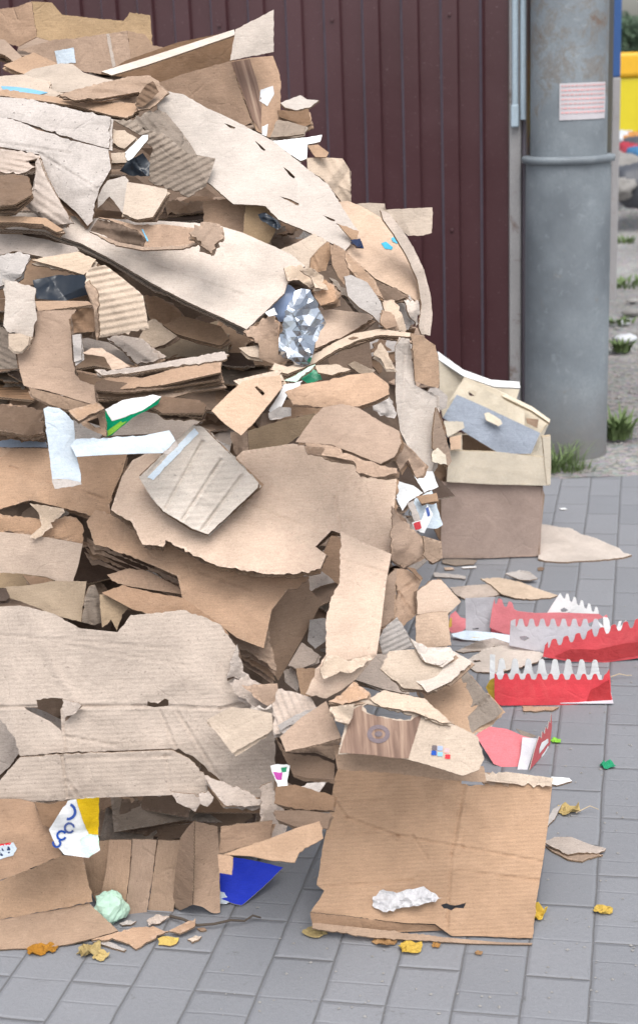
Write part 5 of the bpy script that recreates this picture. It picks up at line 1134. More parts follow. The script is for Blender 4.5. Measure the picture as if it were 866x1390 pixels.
card('dark brown torn board corner poking from behind the brown carton', 'L 105,85 145,90 200,80 195,150 160,165 125,150', 18, 0, 'brown', cr=.006, off=-.02)
e = sheet('plastic_bag', 'L 145,165 180,110 200,80 250,72 293,68 290,120 290,180 288,205 295,225 262,248 240,245 190,238 165,210', 14, 0, 'white', cr=.010, fr=14, th=.0008, off=-.02); tag(e.o, 'white and yellow printed plastic bag stuffed under the big faded panel', 'plastic bag')
decal(e, 'L 225,75 293,70 290,180 262,178 245,140', 'yellow', 'printed_area'); decal(e, 'L 240,190 262,178 290,185 293,222 262,245 236,238', 'mint', 'printed_area')
def arc(cx, cy, r, w, a0, a1, n=10):
    o = [(cx+r*math.cos(a0+(a1-a0)*i/n), cy+r*math.sin(a0+(a1-a0)*i/n)) for i in range(n+1)]+[(cx+(r-w)*math.cos(a1+(a0-a1)*i/n), cy+(r-w)*math.sin(a1+(a0-a1)*i/n)) for i in range(n+1)]
    return 'L '+' '.join(f'{a:.1f},{b:.1f}' for a, b in o)
for cx, cy, r, a0, a1 in ((200, 112, 26, -1.2, 1.7), (205, 160, 17, .6, 6.2), (182, 182, 16, .4, 5.8), (168, 205, 14, -1, 3.6)):
    decal(e, arc(cx, cy, r, 8 if r > 20 else 6.5, a0, a1), 'inkblue', 'printed_letter', tear=.0003)
e = group_thing('accordion_box', 'tan carton folded in upright strips with one flap bent forward, at bottom left', 'cardboard box', (190, 1190), 2.45)
for i, (p_, Y_, m_) in enumerate([('L 235,215 290,200 322,196 330,205 310,300 290,390 265,340 250,270', -15, 'tan2'), ('L 322,195 388,195 382,290 365,415 330,405 290,390 312,290', -4, 'tan'), ('L 391,192 462,196 448,310 430,425 400,420 366,415 384,290', 8, 'tan'), ('L 465,196 531,197 520,320 510,416 470,420 432,424 450,310', -10, 'tan2')]):
    a_ = sheet('strip_panel', p_, 10, Y_, m_, parent=e, cr=.002, tear=.001, maxpush=.05, off=.02 if i == 0 else 0, wd=90)
sheet('flap_side', 'L 530,190 550,160 571,140 569,280 565,386 535,400 505,416 515,300', -5, -45, 'orange', parent=e, cr=.002, tear=.001, gnd='L 530,404')
sheet('flap', 'L 571,140 610,148 640,156 646,290 648,418 620,408 595,392 566,385 568,260', 16, 30, 'tan', parent=e, cr=.002, tear=.001, gnd='L 610,420')
bs = sheet('blue_sheet', 'L 645,290 665,265 690,246 760,258 832,276 775,332 710,388 680,380 650,368', 66, 0, 'blue', gnd='L 700,388', cr=.002, tear=.0006, edge='edgewhite', th=.002); tag(bs.o, 'bright blue card sheet lying on the paving under the heap', 'card sheet')
sw = sheet('paper_scrap', 'L 640,345 660,350 682,375 665,385 640,380', 60, 0, 'bluewhite', gnd='L 660,385', cr=.004, th=.0008); tag(sw.o, 'pale blue-white paper bit at the corner of the blue sheet', 'paper scrap')
bc = G(*pp('L 330,435')[0]); bc.z = .026
cb = blob('crumpled_ball', bc+Vector((0, .0, .004)), .031, MAT['mint'], 5.5, (.95, .7, 1.0), 14, .30); cb.data.polygons.foreach_set('use_smooth', [False]*len(cb.data.polygons)); tag(cb, 'pale mint-green crumpled ball on the ground before the folded strips', 'crumpled paper')
# ================================================================== the right side: boxes and red trays on the ground
e = group_thing('cardboard_box', 'plain pinkish brown cardboard box standing on the paving under the wooden crate', 'cardboard box', (665, 755), G(665, 757).y)
q1 = sheet('front_panel', '600,654 660,655 735,661 731,757 665,758 600,758', 0, 0, 'pinkish', parent=e, gnd='665,758', cr=.0015, tear=.0006, reg=False)
q2 = sheet('side_panel', '735,661 739,672 736,700 731,757', 0, 60, 'tan2', parent=e, hinge=(q1, '735,661', '731,757'), cr=.001, tear=.0004, reg=False)
yb = q1.p0.y; A = q1.p3((600, 758)); B = q1.p3((731, 757)); T_ = q1.p3((600, 654)); T2 = q1.p3((735, 661))
def slab(name, a, b, c, d, th, mat, parent=None):
    a, b, c, d = map(Vector, (a, b, c, d)); n = (b-a).cross(d-a).normalized()*th; V = [a, b, c, d, a+n, b+n, c+n, d+n]
    U = [(0, 0), ((b-a).length, 0), ((b-a).length, (d-a).length), (0, (d-a).length)]*2
    return mesh(name, V, [(0, 3, 2, 1), (4, 5, 6, 7), (0, 1, 5, 4), (1, 2, 6, 5), (2, 3, 7, 6), (3, 0, 4, 7)], MAT[mat], parent, uv=U)
dp = Vector((.03, .30, 0))
slab('side_panel', B, B+dp, T2+dp, T2, .004, 'pinkish', e); slab('side_panel', A+dp, A, T_, T_+dp, .004, 'pinkish', e); slab('back_panel', B+dp, A+dp, T_+dp, T2+dp, .004, 'pinkish', e)
slab('bottom_panel', A+Vector((0, 0, .004)), B+Vector((0, 0, .004)), B+dp+Vector((0, 0, .004)), A+dp+Vector((0, 0, .004)), .004, 'pinkish', e)
yw = yb-.02
def vp(tag_, x, y, Y): a = pp(f'{tag_} {x},{y}')[0]; return P(a[0], a[1], Y)
# thin wooden crate on top of it
e = group_thing('wooden_crate', 'shallow pale wooden fruit crate resting on the plain brown box', 'wooden crate', (668, 640), yw)
def wslab(name, tag_, pts, Y, th, mat, parent, dY=None, **kw):
    """board traced as an outline at distance Y"""
    return sheet(name, tag_+' '+pts, kw.pop('T', 0), kw.pop('Yaw', 0), mat, parent=parent, depth=Y, push=False, reg=False, th=th, edge=kw.pop('edge', 'woodedge'), cr=kw.pop('cr', .001), tear=.0006, **kw)
plain('woodedge', (.55, .44, .30), .8); MAT['woodedge'] = MAT['woodedge']
wslab('front_slat', 'E', '125,957 300,962 515,985 518,1095 300,1090 115,1080', yw, .008, 'cream', e)
wslab('back_slat', 'E', '140,890 300,900 520,905 520,985 300,975 140,960', yw+.28, .006, 'cream', e)
wslab('corner_post', 'E', '490,905 522,900 522,1090 508,1092', yw-.004, .02, 'cream', e); wslab('corner_post', 'E', '130,895 175,893 175,960 132,960', yw+.012, .02, 'cream', e)
wslab('side_slat', 'E', '516,982 522,905 524,1000 522,1092', yw+.01, .006, 'cream', e, Yaw=60)
slab('bottom_board', vp('E', 118, 1080, yw), vp('E', 515, 1093, yw), vp('E', 515, 1093, yw)+dp*.95, vp('E', 118, 1080, yw)+dp*.95, .005, 'cream', e)
wslab('divider', 'E', '175,895 300,905 310,965 178,960', yw+.10, .004, 'orange', e)
# grey-blue lidded tray tipped on the crate
e = group_thing('tipped_tray', 'tipped cream tray with a grey-blue face and cream hand hole, on the wooden crate', 'cardboard tray', (665, 600), yw)
wslab('back_panel', 'E', '165,700 185,668 300,715 450,790 518,842 500,880 470,900 330,820', yw+.16, .004, 'cream', e, T=10)
wslab('rim', 'E', '185,668 300,712 450,785 520,835 518,848 448,800 300,728 182,682', yw+.15, .01, 'cream', e, T=60)
wslab('front_panel', 'E', '100,828 155,738 262,785 400,850 482,888 446,970 380,970 310,962 200,895', yw+.03, .005, 'greyblue', e, T=22, edge='woodedge')
wslab('inner_panel', 'E', '120,772 165,700 185,678 300,735 420,800 420,860 262,790 155,742', yw+.10, .004, 'cream', e, T=12, holes=['E 200,728 215,718 232,728 228,745 205,742'])
wslab('hand_hole', 'E', '262,812 280,808 325,835 333,852 318,862 270,838', yw+.02, .002, 'cream', e, T=22)
wslab('end_panel', 'E', '446,970 482,888 520,842 492,905 470,960', yw+.06, .004, 'cream', e, Yaw=50)
wslab('divider', 'E', '425,830 475,835 470,870 430,850', yw+.09, .004, 'tan', e)
# white rimmed tray standing behind
e = group_thing('white_rimmed_tray', 'cream tray with a curved white rim leaning on the kiosk corner', 'cardboard tray', (650, 520), yw+.3)
wslab('rim', 'E', '80,568 110,590 180,640 290,680 400,688 403,712 300,706 180,665 84,600', yw+.24, .012, 'white', e, T=35, edge='white')
wslab('panel', 'E', '84,600 180,665 175,720 150,790 100,830 88,760', yw+.26, .004, 'cream', e, T=5)
wslab('panel', 'E', '290,700 402,712 385,770 350,770 300,735', yw+.28, .004, 'cream', e, T=5, Yaw=25)
wslab('panel', 'E', '180,665 300,706 350,712 340,732 250,700 190,690', yw+.30, .004, 'tan2', e)
# stubs between tray and heap
for lb, p_, m_, dY in [('grey-blue plastic bag end between heap rim and cream tray', 'E 20,715 70,700 120,745 115,790 90,800 60,745', 'greyish', .02), ('small cream board ends left of the grey-blue tray', 'E 105,840 180,845 185,868 120,905 108,880', 'cream', -.0),
                       ('short cream stub directly above the wooden crate at its left end', 'E 128,905 172,895 172,950 130,955', 'peach', -.02)]:
    s_ = sheet('board_stub', p_, 20, 10, m_, depth=yw+dY, push=False, reg=False, cr=.004); tag(s_.o, lb, 'board scrap')
dk = sheet('cardboard_sheet', '590,600 606,640 602,690 600,740 590,720 585,650', 0, 45, 'brown', depth=yw+.02, push=False, reg=False); tag(dk.o, 'dark brown board wedged between the heap and the plain brown box', 'cardboard')

# flat pieces on the paving
def flat(label, pts, mat='beige', g=None, T=84, name='cardboard_scrap', cat='cardboard scrap', grp='flat scraps on the paving', **kw):
    px = pp(pts); yb_ = max(px, key=lambda p: p[1]); gp = f'{yb_[0]},{yb_[1]}' if g is None else g
    kw.setdefault('cr', .003); kw.setdefault('tear', .003); s_ = sheet(name, pts, T, kw.pop('Y', 0), mat, gnd=gp, reg=False, res=kw.pop('res', .012), **kw)
    return tag(s_.o, label, cat, grp) and s_
flat('large pale cardboard sheet flat on the paving right of the plain box', 'J 478,205 520,210 560,218 600,222 640,245 690,258 740,280 790,300 808,318 840,326 800,338 690,350 560,356 500,350 474,342', 'pale', T=86, th=.006)
flat('pale beige scrap lying between the plain box and the red trays', 'J 248,420 320,416 400,432 480,462 550,485 520,498 440,502 380,495 330,480 290,445', 'beige', T=80)
flat('small grey folded scrap behind the pale beige one', 'J 345,400 400,386 440,392 472,418 440,426 400,424 372,412', 'greyish', T=70, cr=.01)
flat('faded torn sheet next to the peach flaps beside the red trays', 'J 128,455 200,446 300,440 335,485 300,500 190,502 150,480', 'faded', T=78, cr=.006)
flat('thin white cigarette-like paper strip on the paving near the box', 'J 172,375 200,372 232,372 230,379 180,381', 'white', T=86, tear=.0005, th=.002)
flat('tiny tan chip left of the thin white strip', 'J 105,376 140,376 145,384 110,386', 'peach', T=86, th=.002)
flat('clear crumpled film strip on the paving beside the heap', 'J 65,395 120,400 190,410 190,422 120,415 65,412', 'greyish', T=80, th=.001, cr=.006)
flat('brown wet strip of card in front of the plain box', 'J 95,345 150,343 235,346 220,365 150,368 100,358', 'greybrown', T=86, th=.002)
flat('tiny dark chip on the paving right of the grey folded scrap', 'J 470,378 485,373 498,378 490,386 474,386', 'brown', T=80, th=.003)
flat('short pale sliver on the paving near the dirt edge', 'J 555,146 580,143 590,149 565,151', 'white', T=86, th=.001)
flat('faded cardboard slab stuck under the white tray walls', 'K 180,400 260,350 330,335 420,340 500,370 470,400 440,410 320,440 230,440', 'pale', T=76, cr=.006, holes=['K 215,395 245,392 250,399 225,402'])
flat('brown-edged torn strip above the faded slab by the trays', 'K 150,360 230,320 300,305 360,325 360,338 300,338 220,370 180,385 160,375', 'faded', T=70, cr=.01)
flat('small brown torn strip peeking below the front red tray', 'K 410,572 480,574 555,576 530,590 500,588 460,596 415,590', 'tan', T=82)
flat('white card wedge poking out right of the front box top', '748,1054 772,1056 776,1060 755,1066 748,1064', 'white', T=82, tear=.001)
flat('pale paper edge at the right side of the front box', '742,1112 750,1098 762,1092 752,1112 742,1122', 'greyish', T=80, tear=.002)
flat('folded grey-tan scrap of card right of the front box', '738,1142 752,1136 775,1136 800,1148 820,1152 818,1160 790,1169 770,1163 748,1152', 'faded', T=74, cr=.006, plies=None) if False else None
fs = empty('folded_scrap', G(780, 1165), 'folded grey-tan scrap of card on the paving right of the front box', 'cardboard scrap')
sheet('lower_layer', '740,1149 760,1150 800,1158 818,1160 790,1170 770,1166 748,1155', 86, 0, 'tan2', gnd='785,1170', reg=False, parent=fs, tear=.003)
sheet('upper_layer', '738,1143 752,1136 775,1136 800,1146 822,1152 812,1158 785,1157 770,1160 750,1150', 74, 0, 'faded', gnd='785,1164', reg=False, parent=fs, tear=.003, cr=.005)
flat('long ragged kraft scrap on the ground at bottom left', 'L 270,488 340,468 410,450 450,448 490,466 530,445 575,425 574,448 530,470 490,462 440,492 400,516 380,500 340,488 300,490', 'tan', T=80, cr=.006, tear=.004)
flat('grey printed underside strip of the ragged kraft scrap', 'L 270,488 310,490 372,516 365,522 320,508 275,494', 'greyish', T=84)
flat('crumpled ridged scrap by the mint-green ball', 'L 432,432 460,414 500,420 480,432 470,440 438,449', 'faded', T=60, ridge=(.009, .0015, 20))
flat('small grey corrugated sliver beside the mint-green ball', 'L 352,440 375,430 402,433 385,444 360,446', 'greyish', T=70)
flat('tiny tan triangle next to the twig', 'L 580,455 600,452 608,460 590,463', 'orange', T=84)
flat('small torn peach chip right of the yellow wrapper', 'L 552,487 575,476 594,478 585,488 565,496', 'beige', T=84)
flat('white sticker bit on the brown carton at bottom left', 'L 252,388 268,383 280,396 265,402', 'white', T=66, th=.001)
# leaves
def leaf(label, c, r, mat, rot, seed, z=.012, grp='yellow leaves on the paving'):
    p0 = G(*c); rd = random.Random(seed); V = []; F_ = []; n = 18; k = 3
    V.append(p0+Vector((0, 0, z)))
    for ring in range(1, k+1):
        for i in range(n):
            a = 2*math.pi*i/n; rr = r*ring/k*(1+.32*math.cos(a)+.16*noise.noise(Vector((a*2.2, seed, 0)))+(.12*math.sin(a*5) if ring == k else 0))
            V.append(p0+Vector((rr*math.cos(a+rot), rr*math.sin(a+rot)*.8, .004+z*abs(noise.noise(Vector((math.cos(a)*1.4, math.sin(a)*1.4, seed+ring))))*1.6*ring/k)))
    for i in range(n): F_.append((0, 1+i, 1+(i+1) % n))
    for g_ in range(k-1):
        for i in range(n): F_.append((1+g_*n+i, 1+(g_+1)*n+i, 1+(g_+1)*n+(i+1) % n, 1+g_*n+(i+1) % n))
    o = mesh('fallen_leaf', V, F_, MAT[mat], smooth=False, uv=[(v.x, v.y) for v in V]); so = o.modifiers.new('s', 'SOLIDIFY'); so.thickness = .0008
    return tag(o, label, 'leaf', grp)
leaf('curled yellow leaf on the paving upper right of the front box', (767, 1104), .024, 'leaf', .4, 1, .016)
leaf('yellow leaf on the paving at the far lower right', (819, 1240), .018, 'leaf', 1.6, 2, .01)
leaf('yellow leaf under the left front corner of the front box', (433, 1268), .022, 'leaf', 3.0, 3, .006)
leaf('brown leaf lying in front of the front box', (528, 1281), .022, 'leafbrown', 2.8, 4, .01)
leaf('bright yellow leaf at the bottom in front of the front box', (553, 1291), .021, 'leaf', .2, 5, .014)
leaf('yellow leaf touching the right side of the front box', (726, 1248), .018, 'yellow', 1.2, 6, .02)
leaf('crumpled yellow leaf under the bottom left carton', (118, 1296), .022, 'leaf', .5, 7, .02)
leaf('small yellow leaf right of the crumpled one at bottom left', (135, 1301), .014, 'leaf', -.3, 8, .01)
leaf('brown leaf at the bottom left edge of the carton', (48, 1293), .02, 'leafbrown', .1, 9, .012)
leaf('small brown leaf between the carton and the yellow leaf', (66, 1291), .014, 'leafbrown', .1, 19, .01)
leaf('tiny dark leaf chip below the front box', (590, 1286), .008, 'leafbrown', 0, 10, .006)
leaf('tiny brown chip at the lower middle of the paving', (648, 1296), .007, 'leafbrown', 0, 11, .004)
leaf('green wilted sprig on a paving joint at right', (822, 1041), .016, 'green', -.9, 12, .01, None)
leaf('pale green twig leaf on the paving beside the small red tray', (752, 1008), .012, 'lime', .1, 13, .006, None)
yw_ = flat('crushed yellow wrapper near the bottom left twig', 'L 464,485 480,478 505,480 527,482 520,500 500,507 466,503', 'yellow', T=66, cr=.008, name='wrapper', cat='wrapper', grp=None)
rg_ = random.Random(8); V = []; F_ = []
for i in range(420):
    p0 = G(rg_.uniform(300, 866), rg_.uniform(650, 1385)); r = rg_.uniform(.0012, .0038); k = len(V); a = rg_.uniform(0, 6.28)
    for q in range(4): V.append(p0+Vector((math.cos(a+q*1.57)*r*rg_.uniform(.6, 1.4), math.sin(a+q*1.57)*r*rg_.uniform(.6, 1.4), .0015)))
    V.append(p0+Vector((0, 0, .0015+r*.7))); F_ += [(k+q, k+(q+1) % 4, k+4) for q in range(4)]
tag(mesh('grit', V, F_, MAT['gravelstone']), 'fine grit and dust crumbs scattered over the pavement', 'grit', kind='stuff')
# twig
def twig(label, pts, r, mat='bark'):
    V = []; F_ = []; w = [G(*p) for p in pp(pts)]; rd = random.Random(3)
    for i, p in enumerate(w):
        p.z = .008+.01*math.sin(i*1.3)**2
        for k in range(6): a = math.pi*k/3; V.append(p+Vector((0, math.cos(a), math.sin(a)))*r*(1-.5*i/len(w)))
    for i in range(len(w)-1):
        for k in range(6): F_.append((i*6+k, i*6+(k+1) % 6, (i+1)*6+(k+1) % 6, (i+1)*6+k))
    return tag(mesh('twig', V, F_, MAT[mat], smooth=True), label, 'twig')
twig('thin dark twig lying on the paving below the blue sheet', 'L 500,430 540,452 580,461 630,460 680,453 720,445 745,442 768,436', .003)
twig('thin straw on the paving beside the curled yellow leaf', '781,1108 800,1104 812,1105', .0012, 'woodedge')
twig('pale straw on the paving right of the front red tray', 'K 757,470 790,471 820,468 840,470', .0015, 'woodedge')

# ---------------- red trays with wavy rims
def wavy(a, b, n, amp, skew=.5, seed=0, asym=0):
    """points from a to b with n rounded teeth rising by amp"""
    rd = random.Random(seed); o = []; N_ = n*10
    for i in range(N_+1):
        t = i/N_; ph = (t*n) % 1
        h = min(1, max(0, 1.35*(.5-.5*math.cos(2*math.pi*(ph**(1+asym))))-.1)); h = h*h*(3-2*h)
        o.append((a[0]+(b[0]-a[0])*t, a[1]+(b[1]-a[1])*t-amp*h*(.9+.2*rd.random()*0)))
    return o
def kk(pts): return pp('K '+' '.join(f'{x:.1f},{y:.1f}' for x, y in pts))
def tray_panel(name, pts, mat, back, e, depth_px, T=6, Y=0, dy=0, **kw):
    g_ = G(*pp('K %f,%f' % depth_px)[0]); return sheet(name, kk(pts), T, Y, mat, back=back, edge='edgewhite', parent=e, depth=g_.y+dy, at=pp('K %f,%f' % depth_px)[0], push=False, reg=False, th=.0016, cr=kw.pop('cr', .0025), tear=.0003, **kw)
GT = 'red trays with wavy rims on the paving'
def rt(label, px_):
    g_ = G(*pp('K %f,%f' % px_)[0]); return empty('red_tray', g_, label, 'cardboard tray', GT)
# front tray
e = rt('front red tray with a white wavy back wall, closest to the big front box', (550, 572))
tray_panel('back_wall', [(283, 470), (285, 370), (305, 372)]+wavy((305, 445), (722, 452), 8, 66, seed=1)+[(722, 520), (500, 520)], 'white', 'red', e, (500, 520), T=-4, holes=['K 335,430 350,425 365,435 355,452 340,450'])
fw = tray_panel('front_wall', [(303, 562), (302, 500), (303, 440)]+wavy((303, 445), (740, 447), 10, -26, seed=2)+[(752, 428), (757, 480), (758, 520), (770, 570), (560, 569), (330, 571)], 'red', 'greyliner', e, (550, 571), T=8)
decal(fw, 'K 660,565 680,510 752,470 756,530 764,568', 'darkred', 'printed_flame')
a_, b_ = G(*pp('K 303,568')[0]), G(*pp('K 768,570')[0]); up = Vector((0, 0, .004)); dq = Vector((.015, .13, 0))
slab('floor_panel', a_+up, b_+up, b_+up+dq, a_+up+dq, .002, 'greyliner', e)
tray_panel('side_wall', [(268, 500), (285, 470), (303, 462), (303, 562), (278, 520)], 'yellow', 'greyliner', e, (300, 560), Y=-50, holes=[])
# right tray
e = rt('right red tray cut by the photo edge with a grey-white wavy inner wall', (700, 400))
iw = tray_panel('back_wall', [(360, 335), (366, 240), (385, 232)]+wavy((385, 262), (720, 262), 8, 34, seed=3)+[(742, 330), (700, 372), (560, 376), (440, 352)], 'greyliner', 'red', e, (560, 376), T=0, holes=['K 400,300 425,298 440,308 420,318 405,312'])
decal(iw, 'K 660,300 672,275 685,270 686,300 675,315 662,315', 'red', 'printed_flame')
fw = tray_panel('front_wall', [(492, 380), (500, 335), (512, 320)]+wavy((512, 345), (885, 255), 8, 33, seed=4)+[(890, 382), (740, 402), (600, 398)], 'red', 'greyliner', e, (740, 402), T=6)
decal(fw, 'K 540,378 600,350 700,352 800,330 880,320 880,372 740,395 600,392', 'darkred', 'printed_flame')
a_, b_ = G(*pp('K 498,392')[0]), G(*pp('K 885,392')[0]); slab('floor_panel', a_+up, b_+up, b_+up+dq*.8, a_+up+dq*.8, .002, 'greyliner', e)
tray_panel('side_wall', [(700, 232), (740, 270), (772, 310), (760, 322), (720, 290), (690, 262)], 'white', 'red', e, (740, 318), Y=40, T=20)
# rear tray
e = rt('rear red tray farthest back with a grey square end flap on its left', (380, 290))
tray_panel('end_flap', [(190, 275), (190, 215), (188, 150), (305, 145), (296, 210), (285, 285), (240, 280)], 'greyliner', 'red', e, (240, 282), T=8, Y=-10, holes=['K 215,268 240,266 242,272 218,274'])
fw = tray_panel('front_wall', [(283, 265), (292, 200), (302, 150)]+wavy((305, 172), (385, 195), 2, 28, seed=5)+[(392, 200), (460, 208), (560, 206), (712, 212), (730, 225), (690, 240), (620, 270), (560, 290), (400, 300), (340, 290)], 'pinkred', 'greyliner', e, (400, 300), T=12)
bw = tray_panel('back_wall', [(498, 225), (520, 190), (545, 150), (560, 130)]+wavy((572, 150), (714, 215), 5, 28, seed=6, asym=.3)+[(690, 222), (640, 212), (590, 205), (570, 230), (545, 240), (520, 235)], 'white', 'red', e, (600, 228), T=15, holes=['K 560,195 575,186 592,196 580,204 565,204'])
a_, b_ = G(*pp('K 290,292')[0]), G(*pp('K 560,296')[0]); slab('floor_panel', a_+up, b_+up, b_+up+dq, a_+up+dq, .002, 'pinkred', e)
# pink/red crushed piece on the left
e = rt('crushed pink and yellow printed tray corner left of the grey end flap', (160, 285))
cp = tray_panel('front_wall', [(120, 270), (130, 215), (150, 200), (170, 225), (190, 230), (190, 268), (170, 285), (135, 288)], 'pinkred', 'greyliner', e, (150, 288), T=20, cr=.006)
decal(cp, 'K 122,268 128,230 135,225 136,260', 'yellow', 'printed_flame')
tray_panel('floor_panel', [(135, 290), (190, 276), (300, 285), (365, 295), (362, 325), (260, 318), (180, 312), (140, 300)], 'bluewhite', 'red', e, (250, 318), T=70, cr=.006)
tray_panel('printed_edge', [(150, 300), (260, 305), (362, 310), (362, 328), (260, 322), (170, 312)], 'yellow', 'red', e, (250, 322), T=60, cr=.004)
# small standing tray end at right of the big tray
e = rt('white spiky torn rim piece standing behind the right tray', (780, 300))
tray_panel('wall', [(730, 275), (728, 225), (740, 215), (752, 240), (755, 262), (775, 285), (790, 240), (800, 238), (795, 262), (818, 236), (812, 262), (790, 295), (765, 310), (745, 298)], 'white', 'pinkred', e, (770, 308), T=15, Y=10)
tray_panel('printed_wall', [(728, 262), (728, 222), (742, 214), (752, 242), (755, 268), (742, 280)], 'pinkred', 'white', e, (742, 312), T=15, Y=10)
# low tray at lower right next to the front box
e = rt('opened pink-lined red tray lying low between the printed lid and the paving', (440, 820))
fl = tray_panel('floor_panel', [(230, 690), (250, 665), (275, 652), (350, 662), (415, 690), (452, 700), (430, 760), (392, 822), (340, 815), (300, 800), (262, 740)], 'pinkred', 'greyliner', e, (340, 815), T=50, cr=.004)
tray_panel('side_flap', [(412, 695), (470, 700), (452, 760), (432, 822), (392, 822), (405, 760)], 'greyliner', 'red', e, (415, 822), T=45)
sw_ = tray_panel('side_wall', [(440, 824), (456, 760), (470, 712), (478, 690), (486, 700), (490, 672), (499, 682), (503, 655), (511, 664), (516, 632), (521, 640), (525, 600), (528, 650), (520, 722), (480, 780)], 'red', 'greyliner', e, (450, 822), T=0, Y=62)
decal(sw_, 'K 478,740 488,715 512,700 514,715 490,745 478,760', 'white', 'printed_mark'); decal(sw_, 'K 486,768 500,750 512,728 514,735 500,758 488,775', 'white', 'printed_mark')
tray_panel('brown_flap', [(385, 660), (420, 672), (468, 690), (440, 702), (412, 690)], 'greybrown', 'tan', e, (430, 760), T=55)

# ================================================================== the heap's inner mass and the scraps that fill its gaps
def xr(y): return float(np.interp(y, [-60, 60, 130, 200, 300, 400, 480, 560, 650, 760, 880, 960, 1020, 1100, 1180, 1300], [150, 250, 330, 385, 450, 530, 568, 575, 572, 562, 545, 500, 440, 425, 380, 240]))-32
rows = list(range(105, 1245, 24)); V = []; F_ = []; nc = 34
for j, y in enumerate(rows):
    x1_ = xr(y)
    for i in range(nc+1):
        x = -260+(x1_+260)*i/nc; d = D(max(x, 0), y)+float(np.interp(y, [900, 1080], [.32, .12]))+.05*noise.noise(Vector((x*.02, y*.02, 0)))+.02*noise.noise(Vector((x*.07, y*.07, 4)))
        d += max(0, (i/nc-.9))*2.2; p_ = P(x, y, d); p_.z = max(p_.z, -.02); V.append(p_)
nr = len(rows); rear = len(V)
for j in range(nr):
    for i in range(nc+1):
        v = V[j*(nc+1)+i]; V.append(Vector((v.x*.9-.05, v.y+.42+.5*(j/nr), v.z)))
for j in range(nr-1):
    for i in range(nc):
        a = j*(nc+1)+i; q = (a, a+nc+1, a+nc+2, a+1); F_.append(q); F_.append(tuple(rear+x for x in q[::-1]))
    for i in (0, nc):
        a = j*(nc+1)+i; q = (a, a+nc+1, rear+a+nc+1, rear+a); F_.append(q if i == nc else q[::-1])
for i in range(nc):
    F_.append((i, i+1, rear+i+1, rear+i)); a = (nr-1)*(nc+1)+i; F_.append((a+1, a, rear+a, rear+a+1))
rc = random.Random(31); nb = len(V); made = 0
for t_ in range(4200):
    if made >= 560: break
    j = rc.randrange(nr-1); side = rc.random()
    i = nc if side < .6 else rc.randrange(nc-9, nc)
    w0 = V[j*(nc+1)+i]; w1 = V[rear+j*(nc+1)+i]; c0 = w0.lerp(w1, rc.random()**.8)+Vector((rc.uniform(-.03, .035), 0, rc.uniform(-.01, .01)))
    a = rc.uniform(0, 3.14); tl = Vector((rc.gauss(0, .22), rc.gauss(0, .22), 1)).normalized(); u = Vector((math.cos(a), math.sin(a), 0)); u = (u-tl*u.dot(tl)).normalized(); v = tl.cross(u)
    w_, h_ = rc.uniform(.06, .16), rc.uniform(.05, .12); q = []
    for k in range(7):
        an = 2*math.pi*k/7+rc.uniform(-.25, .25); r_ = rc.uniform(.75, 1.1); q.append(c0+u*math.cos(an)*w_*r_+v*math.sin(an)*h_*r_+tl*rc.uniform(-.006, .006))
    if min(p.z for p in q) < .01: continue
    bad = False
    for p in q+[c0]:
        a_, b_ = proj(p); ii = int((b_-ZY0)/CELL); jj = int((a_-ZX0)/CELL)
        if not (0 <= ii < ZB.shape[0] and 0 <= jj < ZB.shape[1]) or (ZB[ii, jj] > 50 and a_ > xr(b_)+8) or (ZB[ii, jj] < 50 and p.y < ZB[ii, jj]+.015): bad = True; break
    if bad: continue
    k = len(V); V += q+[p-tl*.004 for p in q]; F_.append(tuple(range(k, k+7))); F_.append(tuple(range(k+13, k+6, -1)))
    F_ += [(k+(m+1) % 7, k+m, k+7+m, k+7+(m+1) % 7) for m in range(7)]; made += 1
print('flank plates', made)
mi_c = [0]*len(F_); fi = 0
for fi, f_ in enumerate(F_):
    if f_[0] >= nb: mi_c[fi] = ((f_[0]-nb)//14) % 4
core = mesh('heap_core', V, F_, [MAT['brown'], MAT['tan2'], MAT['tan'], MAT['faded']], smooth=False, mi=mi_c, uv=[(v.x+v.y*.3, v.z+v.y*.5) for v in V]); tag(core, 'packed dark inner mass of pressed cardboard behind the loose sheets of the heap', 'cardboard', kind='stuff')

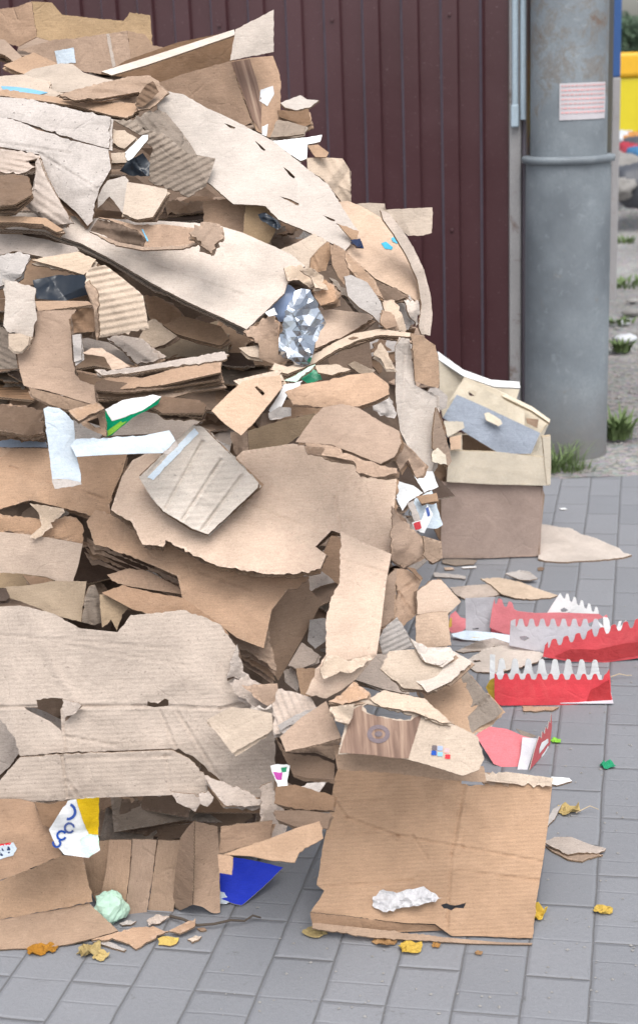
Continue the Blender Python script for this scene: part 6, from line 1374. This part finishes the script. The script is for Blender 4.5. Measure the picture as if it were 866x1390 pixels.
zones = [(0, 330, 'upper heap'), (330, 640, 'middle of heap'), (640, 900, 'lower middle of heap'), (900, 1400, 'lowest part of heap')]
rd = random.Random(77); cnt = 0; tries = 0
Z0 = ZB.copy()
mats_f = ['tan', 'tan2', 'brown', 'orange', 'faded', 'dark', 'greybrown', 'tan', 'tan2', 'olive', 'greyish', 'brown', 'orange', 'brown', 'dark']  # dark tones weighted in so the scrap colours carry the gaps' shade
while cnt < 295 and tries < 3500:
    tries += 1
    y = rd.uniform(95, 1225); x = rd.uniform(-30, xr(y)+26)
    i0 = int((y-ZY0)/CELL); j0 = int((x-ZX0)/CELL)
    # prefer spots that nothing covers yet, or gaps between sheets
    win = Z0[i0-3:i0+4, j0-3:j0+4]; open_ = (win > 50).mean()
    if open_ < .12 and rd.random() < .80: continue
    d = D(max(x, 0), y)+rd.uniform(.08, .24) if y < 1000 else D(max(x, 0), y)+rd.uniform(.03, .13)
    lay = rd.random() < .74; pit = math.degrees(math.atan((y-108)/1900))
    T_ = 90-pit-rd.uniform(-3, 15) if lay else rd.uniform(5, 50); Y_ = rd.uniform(-20, 25)
    w_ = rd.uniform(.10, .24) if lay else rd.uniform(.05, .14); h_ = rd.uniform(.08, .17) if lay else rd.uniform(.04, .10); an = rd.gauss(0, .2) if lay else rd.uniform(-.9, .9)
    poly = []
    for k in range(4):
        sx, sy = ((-1, -1), (1, -1), (1, 1), (-1, 1))[k]; px_, py_ = sx*w_/2*rd.uniform(.7, 1.1), sy*h_/2*rd.uniform(.7, 1.1)
        poly.append((px_*math.cos(an)-py_*math.sin(an), px_*math.sin(an)+py_*math.cos(an)))
        if rd.random() < .35:
            px_, py_ = ((0, -h_/2*rd.uniform(.4, 1.2)), (w_/2*rd.uniform(.6, 1.1), 0), (0, h_/2*rd.uniform(.4, 1.1)), (-w_/2*rd.uniform(.7, 1.1), 0))[k]
            poly.append((px_*math.cos(an)-py_*math.sin(an), px_*math.sin(an)+py_*math.cos(an)))
    c0 = P(x, y, d)
    if c0.z < .06: continue
    mt = rd.choice(mats_f if y < 1000 else ['brown', 'dark', 'orange', 'brown', 'greybrown', 'tan2'])  # low gaps painted darker still, shade put into the scrap tones
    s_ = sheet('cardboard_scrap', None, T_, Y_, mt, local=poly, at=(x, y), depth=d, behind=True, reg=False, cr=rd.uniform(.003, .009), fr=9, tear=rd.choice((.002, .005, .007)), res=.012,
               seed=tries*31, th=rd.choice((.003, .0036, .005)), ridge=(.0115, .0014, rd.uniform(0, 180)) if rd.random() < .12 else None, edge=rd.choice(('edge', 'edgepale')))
    if s_ is None: continue
    if s_.vis < .06:
        m_ = s_.o.data; bpy.data.objects.remove(s_.o); bpy.data.meshes.remove(m_); continue
    zn = next(n_ for a, b_, n_ in zones if a <= y < b_)
    tone = {'dark': 'very dark', 'tan': 'tan', 'tan2': 'brown', 'brown': 'dark brown', 'orange': 'reddish brown', 'faded': 'faded grey-tan', 'greybrown': 'grey-brown', 'beige': 'beige', 'olive': 'olive-tan', 'greyish': 'grey', 'peach': 'peach'}[mt]
    tag(s_.o, f'{tone} crumpled scrap wedged in gaps between sheets in the {zn}', 'cardboard scrap', 'crumpled scraps wedged in the gaps of the heap'); cnt += 1
print('fillers', cnt, 'tries', tries)
